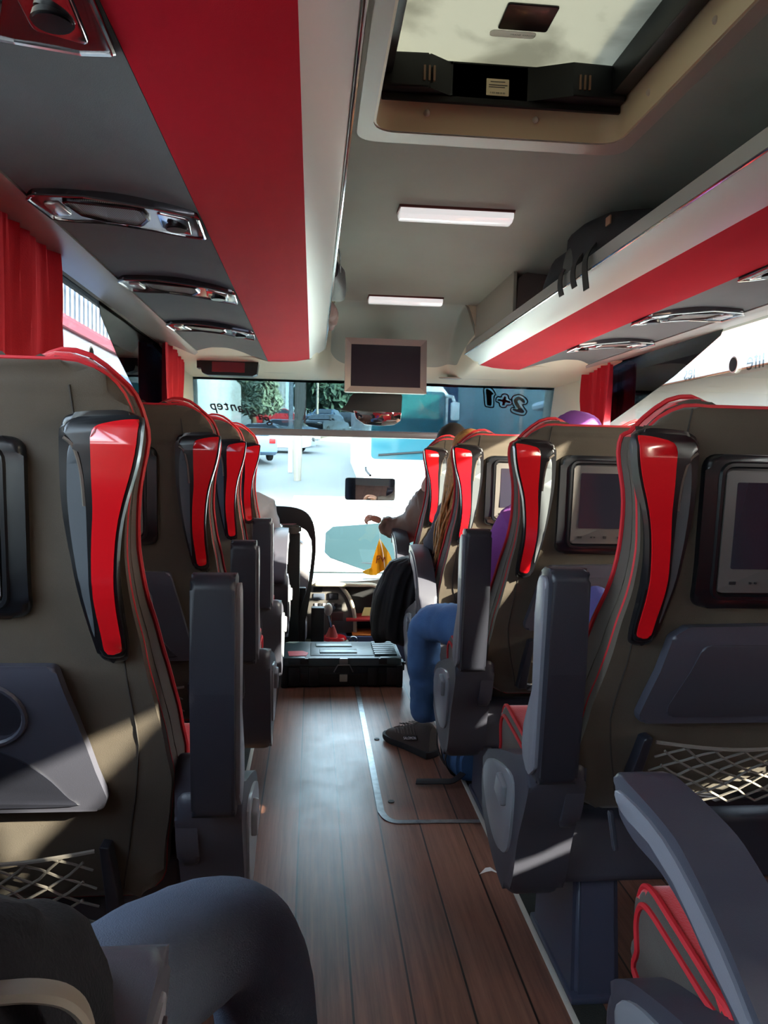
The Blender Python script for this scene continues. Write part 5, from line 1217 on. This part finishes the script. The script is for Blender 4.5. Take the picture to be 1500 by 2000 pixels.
def car(name, label, cx_, cy, heading, body, L_=4.4, Wd=1.75, Hh=1.42, kind='saloon', group=None, cat='car', lights='front'):
    """heading: angle of the car's nose from +x"""
    z = gz(cy); root = thing(name, label, cat, (cx_, cy, z), group); M = Matrix.Translation((cx_, cy, z)) @ Matrix.Rotation(heading, 4, 'Z')
    if kind == 'saloon':
        P = [(-.5, .25), (-.5, .62), (-.47, .70), (-.36, .72), (-.24, .98), (.06, 1.0), (.20, .72), (.45, .64), (.5, .50), (.5, .22), (.40, .16), (-.42, .16)]
        G_ = [(-.33, .735), (-.225, .95), (.05, .965), (.17, .735)]
    else:
        P = [(-.5, .25), (-.5, .70), (-.48, .96), (-.44, 1.0), (.20, 1.0), (.24, .97), (.40, .58), (.47, .50), (.5, .40), (.5, .2), (.40, .14), (-.42, .14)]
        G_ = [(-.40, .62), (-.40, .90), (.18, .90), (.345, .60)]
    f = lambda u, v, h: (u*L_, h, v*Hh)
    tap = lambda bm: [setattr(v.co, 'y', v.co.y*(1-.16*max(0, (v.co.z/Hh-.6)/.4))) for v in bm.verts]
    bm = slab(rpoly(P, .03, 3), -Wd/2, Wd/2, bev=.07, seg=3, both=True, f=f); tap(bm); obj('body', place(bm, M), body, root)
    bm = slab(rpoly(G_, .01, 2), -Wd/2-.012, Wd/2+.012, f=f); tap(bm); obj('side_windows', place(bm, M), winb, root)
    # windscreen and rear window
    for nm_, (a, c_) in (('windscreen', ((.195, .735), (.068, .965)) if kind == 'saloon' else ((.375, .61), (.235, .93))), ('rear_window', ((-.355, .735), (-.25, .95)) if kind == 'saloon' else ((-.502, .62), (-.485, .90)))):
        d = 1 if nm_ == 'windscreen' else -1; hw_ = Wd/2*.80
        v = [(a[0]*L_+.02*d, -hw_, a[1]*Hh+.01), (a[0]*L_+.02*d, hw_, a[1]*Hh+.01), (c_[0]*L_+.02*d, hw_*.86, c_[1]*Hh), (c_[0]*L_+.02*d, -hw_*.86, c_[1]*Hh)]
        bm = B(); bm.faces.new([bm.verts.new(q) for q in v]); thicken(bm, .012); obj(nm_, place(bm, M), winb, root)
    for sx in (-.30, .31):
        for sy in (-1, 1):
            bm = B(); cyl(bm, (sx*L_, sy*(Wd/2-.10), .31), .31, .2, 'y', 24, bev=.03); wh = obj('wheel', place(bm, M), tyre, root)
            bm = B(); cyl(bm, (sx*L_, sy*(Wd/2-.005), .31), .19, .03, 'y', 16, bev=.01); obj('rim', place(bm, M), rimm, wh)
    for sy in (-1, 1):
        bm = bx(.485*L_, .505*L_, sy*Wd*.36-.13, sy*Wd*.36+.13, .50*Hh*.9, .60*Hh*.95, bev=.02); obj('headlight', place(bm, M), chrome, root)
        bm = bx(-.508*L_, -.49*L_, sy*Wd*.38-.13, sy*Wd*.38+.13, .50*Hh, .64*Hh, bev=.02); obj('tail_light', place(bm, M), mat('tail_red', 'c02020', .3), root)
        bm = bx(.14*L_, .19*L_, sy*(Wd/2+.08)-.06, sy*(Wd/2+.08)+.06, .70*Hh, .80*Hh, bev=.02); obj('door_mirror', place(bm, M), body, root)
    bm = bx(.49*L_, .507*L_, -.35, .35, .40*Hh, .54*Hh, bev=.01); obj('grille', place(bm, M), blackmt, root)
    return root
paintw = mat('car_white', 'e6e8e8', .3, coat=.5); paints = mat('car_silver', 'b4bcc4', .3, coat=.5, metal=.3); paintk = mat('car_black', '10131a', .2, coat=.8); paintr = mat('car_red', 'b01820', .3, coat=.5); paintb = mat('car_blue', '3c5a78', .3, coat=.5)
GC = 'cars parked along the street'
def P0(px, Y): return W(px, 893, Y).x
car('car', 'black saloon car with round headlights coming down the street', P0(632, 50), 50, -PI/2-.42, paintk, group=GC)
car('car', 'blue car just behind the black saloon', P0(634, 60), 60, -PI/2-.3, paintb, group=GC)
car('car', 'white car seen from behind, leftmost below the tree', P0(440, 26), 27, PI/2+.1, paintw, group=GC)
car('car', 'pale blue car with a red tail light beside the white car', P0(478, 34), 34, PI/2+.3, mat('car_pale', '7d9cc0', .3, coat=.5), group=GC)
car('car', 'silver estate car behind the trunks', P0(545, 44), 44, PI-.2, paints, group=GC)
car('car', 'light silver car with its wheel in view left of the grey pole', P0(528, 39.5), 39.5, -.15, mat('car_lsilver', 'c8d0d6', .3, coat=.5), group=GC)
car('car', 'red car raised behind the silver ones', P0(550, 62), 62, .1, paintr, group=GC)
car('car', 'dark parked car near the windscreen mirror', P0(680, 66), 68, PI/2, paintk, group=GC)
# white van close in front, seen over its roof
vn = thing('van', 'large white van filling the view just beyond the windscreen', 'van', (1.4, 10.5, gz(8)))
z0 = -1.6; RT = z0+2.05
P = [(8.05, z0+.35), (8.0, z0+.85), (8.15, z0+1.12), (8.75, z0+1.20), (9.55, RT-.06), (9.9, RT), (14.0, RT+.05), (14.2, RT-.1), (14.2, z0+.35)]
bm = slab(rpoly(P, .10, 4), .02-.35, 2.25, bev=.12, seg=4, both=True, f=lambda u, v, h: (h, u, v))
obj('body', bm, paintw, vn)
ws_ = [W(*p_, 9.0) for p_ in ((640, 1030), (735, 1024), (860, 1024), (860, 1135), (728, 1118), (642, 1087))]
def vwin(u, v): return 8.80+(v-(z0+1.2))*(9.55-8.75)/(.79)-.04
gp = []
for (px, py) in ((636, 1040), (650, 1028), (735, 1022), (850, 1022), (858, 1035), (858, 1140), (727, 1118), (645, 1089), (634, 1078)):
    yy_ = 9.1
    for _ in range(8): q = W(px, py, yy_); yy_ = vwin(q.x, q.z)
    gp.append((q.x, q.z))
vws = obj('windscreen', slab(gp, 0, .03, bev=.01, f=lambda u, v, h: (u, vwin(u, v)-h, v)), mat('van_glass', '17272a', .4, spec=.2), vn)
obj('wiper', tube(B(), [(gp[7][0]+.3, vwin(0, gp[7][1])-.06, gp[7][1]-.05), (gp[7][0]+1.0, vwin(0, gp[7][1]-.1)-.05, gp[7][1]-.08)], .012, 6), blackmt, vn)
for (x0_, y0_, x1_, y1_) in ((630, 984, 682, 996), (747, 982, 772, 994)):
    A, D = W(x0_, y0_, 12.0), W(x1_, y1_, 12.0)
    k1, k2 = (RT+.03-H)/(A.z-H), (RT+.03-H)/(D.z-H)
    obj('roof_vent', slab(rpoly([(D.x*k2-.35*(x1_-x0_ > 40), D.y*k2*.0+11.2), (D.x*k2, 11.2), (D.x*k2+.05, 11.9), (D.x*k2-.22, 11.9)], .03), RT+.01, RT+.05, bev=.01), mat('vent_grey', '7c8488', .5), vn)
for sy, X_ in ((-1, -.30), (1, 2.2)):
    for yy_ in (9.0, 13.0):
        bm = B(); cyl(bm, (X_, yy_, z0+.36), .36, .22, 'x', 24, bev=.03); obj('wheel', bm, tyre, vn)
# white and teal coach up the street
ch = thing('coach', 'white coach with a large teal-tinted windscreen coming down the street', 'coach', (3.1, 26, gz(23)))
Yc = 23.0; zb_ = gz(Yc); A, D = W(722, 745, Yc), W(872, 960, Yc)
cw0_, cw1_ = A.x, D.x; ct = A.z
bm = slab([(cw0_, zb_+.3), (cw1_, zb_+.3), (cw1_, ct-.3), (cw1_-.25, ct), (cw0_+.25, ct), (cw0_, ct-.3)], -11, 0, bev=.12, seg=3, both=True, f=lambda u, v, h: (u, Yc-h, v)); obj('body', bm, paintw, ch)
ff = lambda u, v, h: (u, Yc-h, v)
zs_ = W(800, 843, Yc).z
obj('windscreen', slab(rrect(cw0_+.08, cw1_-.1, W(0, 880, Yc).z, ct-.25, .15), 0, .04, bev=.01, f=ff), mat('coach_glass', '2c6270', .15, coat=.5), ch)
obj('sun_strip', slab(rrect(cw0_+.10, cw1_-.30, W(0, 795, Yc).z, ct-.33, .05), .03, .045, f=ff), mat('coach_strip', '3c8a88', .3), ch)
obj('wiper', tube(B(), [(cw0_+.3, Yc-.08, W(0, 872, Yc).z), (cw1_-.5, Yc-.08, W(0, 862, Yc).z)], .03, 6), blackmt, ch)
for x in (cw0_+.28, cw1_-.28):
    bm = B(); cyl(bm, (x, Yc-.02, W(0, 900, Yc).z), .16, .1, 'y', 20, bev=.02); obj('headlight', bm, mat('lamp_amber', 'd8b890', .3), ch)
A, D = W(877, 787, Yc), W(892, 823, Yc)
mr = obj('wing_mirror', bx(A.x, D.x, Yc-.45, Yc-.25, D.z, A.z, bev=.05), paintw, ch); obj('mirror_arm', tube(B(), [(A.x+.1, Yc-.35, A.z), (A.x+.05, Yc-.35, A.z+.15), (cw1_-.1, Yc-.05, A.z+.2)], .05, 8), paintw, mr)
bm = B(); cyl(bm, (cw0_+.95, Yc-.01, W(0, 912, Yc).z), .13, .04, 'y', 20); obj('badge', bm, mat('badge', '8a9096', .3, metal=.6), ch)
for x in (cw0_+.2, cw1_-.2):
    bm = B(); cyl(bm, (x, Yc+1.6, zb_+.48), .48, .28, 'x', 24, bev=.03); obj('wheel', bm, tyre, ch)
car('car', 'white off-road car with side windows beside the coach', P0(835, 16), 17.0, -PI/2-.55, paintw, L_=4.2, Wd=1.8, Hh=1.8, kind='van', group=GC)
# poles, trunk
def pole(name, label, px, Y, w_px, col, top=760, cat='pole', z_extra=6, **k):
    x = P0(px, Y); r = w_px*Y/F/2; bm = B(); cyl(bm, (x, Y, gz(Y)+3.5+z_extra/2), r, 7+z_extra, 'z', 14, r2=r*.9); return tag(obj(name, bm, mat('pole_'+col, col, .6, **k)), label, cat)
pole('street_pole', 'thick pale grey pole beside the bare trunk', 567, 30, 9, 'b4bcc0', group=None) if False else pole('street_pole', 'thick pale grey pole beside the bare trunk', 567, 30, 9, 'b4bcc0')
pole('street_pole', 'light grey pole in front of the olive tree', 443, 24.4, 7, 'a8b4bc')
pole('street_pole', 'concrete pole right of the thin rusty one', 618, 53, 5, 'c0b8a8')
pole('street_pole', 'thin rusty brown pole behind the trunk', 594, 46, 4, '7a4a3c')
def tree(name, label, px, py0, py1, Y, wpx, leafc, trunkc='6a5c4c', n=2600, leaf=.28, bare=False, seed=1, group=None):
    x = P0(px, Y); top = W(px, py0, Y).z; low = W(px, py1, Y).z; r = wpx*Y/F/2; root = thing(name, label, 'tree', (x, Y, gz(Y)), group)
    rnd = random.Random(seed); bm = B()
    tube(bm, cr([(x, Y, gz(Y)-.1), (x+.1, Y, gz(Y)+1), (x-.1, Y, low), (x+.05, Y, (low+top)/2), (x, Y, top-.4)], 4, closed=False), [max(.04, .22*(1-i/17)) for i in range(17)], 8)
    for k in range(9):
        a = rnd.uniform(0, 2*PI); h_ = low+(top-low)*rnd.uniform(-.1, .6); q = Vector((x, Y, h_)); e = q+Vector((math.cos(a)*r*.7, math.sin(a)*r*.7, rnd.uniform(.3, 1.2)))
        tube(bm, [q, q.lerp(e, .5)+Vector((0, 0, .2)), e], [.07, .05, .02], 6)
    obj('trunk', bm, mat('bark_'+trunkc, trunkc, .9, bump=.5, bscale=20), root, ang=80)
    bm = B(); cz_, rz = (top+low)/2, (top-low)/2
    blobs = [(Vector((x+rnd.uniform(-.6, .6)*r, Y+rnd.uniform(-.5, .5)*r, cz_+rnd.uniform(-.6, .6)*rz)), rnd.uniform(.35, .6)) for _ in range(12)]
    for k in range(n):
        c_, rr = rnd.choice(blobs); d = Vector((rnd.gauss(0, 1), rnd.gauss(0, 1), rnd.gauss(0, 1))).normalized()*rr*rnd.uniform(.6, 1)
        q = c_+Vector((d.x*r, d.y*r, d.z*rz)); u = Vector((rnd.gauss(0, 1), rnd.gauss(0, 1), rnd.gauss(0, 1))).normalized(); v = u.orthogonal().normalized(); s = leaf*rnd.uniform(.5, 1)
        bm.faces.new([bm.verts.new(q+u*s), bm.verts.new(q+v*s*.4), bm.verts.new(q-u*s), bm.verts.new(q-v*s*.4)])
    obj('foliage', bm, mat('leaf_'+leafc, leafc, .8, var=.35, vscale=1.2), root, smooth=False)
tree('olive_tree', 'round olive tree in front of the pale building', 492, 715, 812, 50, 105, '93a088', n=3200, seed=2)
tree('dark_tree', 'dark green trees at the top of the street, left of the television', 655, 690, 820, 85, 150, '506656', n=3500, leaf=.8, seed=4)
tree('dark_tree', 'dark bushy tree behind the poles', 600, 700, 810, 112, 70, '556a58', n=1800, leaf=.7, seed=9)
bm = B(); rnd = random.Random(8); x = P0(582, 28)
for k in range(6): tube(bm, cr([(x+rnd.uniform(-.06, .06), 28+rnd.uniform(-.1, .1), gz(28)-.1), (x+rnd.uniform(-.12, .12), 28, gz(28)+1.6), (x+rnd.uniform(-.15, .15), 28, gz(28)+3.2), (x+rnd.uniform(-.25, .25), 28, gz(28)+7)], 4, closed=False), .11, 7)
tag(obj('tree_trunk', bm, mat('bark_pale', '8c857c', .9, bump=.6, bscale=15)), 'twisted bare trunk right of the thick grey pole', 'tree trunk')
# buildings
def building(name, label, x0_, x1_, y0_, y1_, z0_, z1_, m_, wins=None, wm=None, roof=None, rz=2.0, face='-y', cat='building'):
    root = thing(name, label, cat, ((x0_+x1_)/2, (y0_+y1_)/2, z0_)); obj('walls', bx(x0_, x1_, y0_, y1_, z0_, z1_, bev=.04), m_, root)
    for (a, c_, e, g) in wins or []:
        bm = bx(a, c_, y0_-.03, y0_+.1, e, g) if face == '-y' else (bx(x1_-.1, x1_+.03, a, c_, e, g) if face == '+x' else bx(x0_-.03, x0_+.1, a, c_, e, g))
        obj('window', bm, wm or winb, root)
    if roof:
        xm, ov = (x0_+x1_)/2, .6
        bm = B(); v = [(x0_-ov, y0_-ov, z1_), (x1_+ov, y0_-ov, z1_), (x1_+ov, y1_+ov, z1_), (x0_-ov, y1_+ov, z1_), (xm, y0_+.5, z1_+rz), (xm, y1_-.5, z1_+rz)]
        v = [bm.verts.new(q) for q in v]
        for q in ((0, 1, 4), (1, 2, 5, 4), (2, 3, 5), (3, 0, 4, 5), (3, 2, 1, 0)): bm.faces.new([v[i] for i in q])
        bmesh.ops.recalc_face_normals(bm, faces=bm.faces); obj('roof', bm, roof, root, smooth=False)
        obj('gutter', tube(B(), [(x0_-ov, y0_-ov, z1_), (x1_+ov, y0_-ov, z1_), (x1_+ov, y1_+ov, z1_), (x0_-ov, y1_+ov, z1_)], .12, 8, closed=True), mat('gutter', 'c9d2dc', .4), root)
    return root
wallw = mat('render_white', 'd5dadd', .8); walld = mat('facade_blue', '56687c', .8, var=.25, vscale=.5); wallt = mat('facade_teal', '8fa8ac', .8, var=.1, vscale=.5)
Yb = 27.0
building('box_lorry', 'tall white box body at the far left of the windscreen', W(372, 800, 18).x, W(423, 800, 18).x, 18, 24, gz(18)+.6, W(0, 690, 18).z, paintw, cat='lorry')
building('building', 'pale building behind the olive tree', W(395, 0, 70).x, W(560, 0, 70).x, 70, 80, gz(70), W(0, 770, 70).z+4, mat('facade_grey', '8a9296', .8, var=.2, vscale=.3), [(W(410+k*34, 0, 70).x, W(430+k*34, 0, 70).x, gz(70)+3+2*j, gz(70)+4.2+2*j) for k in range(4) for j in range(2)])
building('building', 'dark shopfront building right of the coach', W(896, 0, Yb+6).x, W(1012, 0, Yb+6).x, Yb+6, Yb+16, gz(Yb+6), 12, walld, [(W(900+k*26, 0, Yb+6).x, W(918+k*26, 0, Yb+6).x, gz(Yb+6)+2.2, gz(Yb+6)+4.4) for k in range(4)], mat('shop_glass', '5a7a98', .2, coat=.4))
building('building', 'pale teal panelled building at the right edge of the windscreen', W(1012, 0, Yb-3).x, W(1140, 0, Yb-3).x, Yb-3, Yb+5, gz(Yb-3), 11, wallt, [(W(1042, 0, Yb-3).x, W(1048, 0, Yb-3).x, gz(Yb), 10.5)], mat('panel_joint', 'c8b8b0', .7))
# red sign behind the windscreen top, near the coach
# left side: building with a railed balcony wall and a white coach beside us
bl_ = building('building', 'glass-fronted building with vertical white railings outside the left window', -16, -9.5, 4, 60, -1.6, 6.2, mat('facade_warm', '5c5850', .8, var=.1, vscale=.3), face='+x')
fr_o = obj('railing', B(), white, bl_)
bm = B()
for k in range(70): box(bm, -9.46, -9.40, 8+k*.6, 8.09+k*.6, 6.2, 7.8)
box(bm, -9.47, -9.41, 8, 50, 7.75, 7.85); box(bm, -9.55, -9.38, 8, 50, 6.1, 6.3)
bm.to_mesh(fr_o.data); bm.free(); fr_o.location = Vector((0, 0, 0))-bl_.location; fr_o['kind'] = 'stuff'
obj('upper_facade', bx(-12, -9.9, 8, 50, 6.2, 8.3), mat('facade_glass', '3c4650', .3), bl_)
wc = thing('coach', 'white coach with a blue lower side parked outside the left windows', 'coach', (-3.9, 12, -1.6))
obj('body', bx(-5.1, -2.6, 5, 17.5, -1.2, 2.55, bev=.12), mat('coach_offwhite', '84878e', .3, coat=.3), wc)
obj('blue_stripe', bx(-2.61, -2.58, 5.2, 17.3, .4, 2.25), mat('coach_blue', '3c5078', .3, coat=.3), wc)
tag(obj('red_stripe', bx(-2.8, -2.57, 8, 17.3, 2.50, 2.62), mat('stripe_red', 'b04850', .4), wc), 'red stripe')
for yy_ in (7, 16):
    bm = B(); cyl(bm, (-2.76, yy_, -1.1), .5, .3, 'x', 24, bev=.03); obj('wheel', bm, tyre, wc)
# right side: house with a tiled roof and a pale wall
tile = bpy.data.materials.new('roof_tiles'); tile.use_nodes = True; n = tile.node_tree; bb = n.nodes['Principled BSDF']; tc = n.nodes.new('ShaderNodeTexCoord')
wv = n.nodes.new('ShaderNodeTexWave'); wv.bands_direction = 'Y'; wv.inputs['Scale'].default_value = 1.6; wv.inputs['Distortion'].default_value = 1.5; n.links.new(tc.outputs['Object'], wv.inputs['Vector'])
rp = n.nodes.new('ShaderNodeValToRGB'); rp.color_ramp.elements[0].color = hexc('8a4a38'); rp.color_ramp.elements[1].color = hexc('d89878'); n.links.new(wv.outputs[0], rp.inputs[0]); n.links.new(rp.outputs[0], bb.inputs['Base Color']); bb.inputs['Roughness'].default_value = .85
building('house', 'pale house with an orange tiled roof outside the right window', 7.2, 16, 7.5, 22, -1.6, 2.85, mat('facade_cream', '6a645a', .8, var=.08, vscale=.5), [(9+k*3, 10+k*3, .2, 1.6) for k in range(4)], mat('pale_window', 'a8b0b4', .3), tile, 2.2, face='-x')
building('building', 'tall block with window bands beyond the tiled roof', 17.5, 28, 8, 30, -1.6, 10, mat('facade_far', 'b8bcc2', .8), [(10+k*3, 12+k*3, 3.2+3*j, 5+3*j) for k in range(6) for j in range(2)], winb, face='-x')
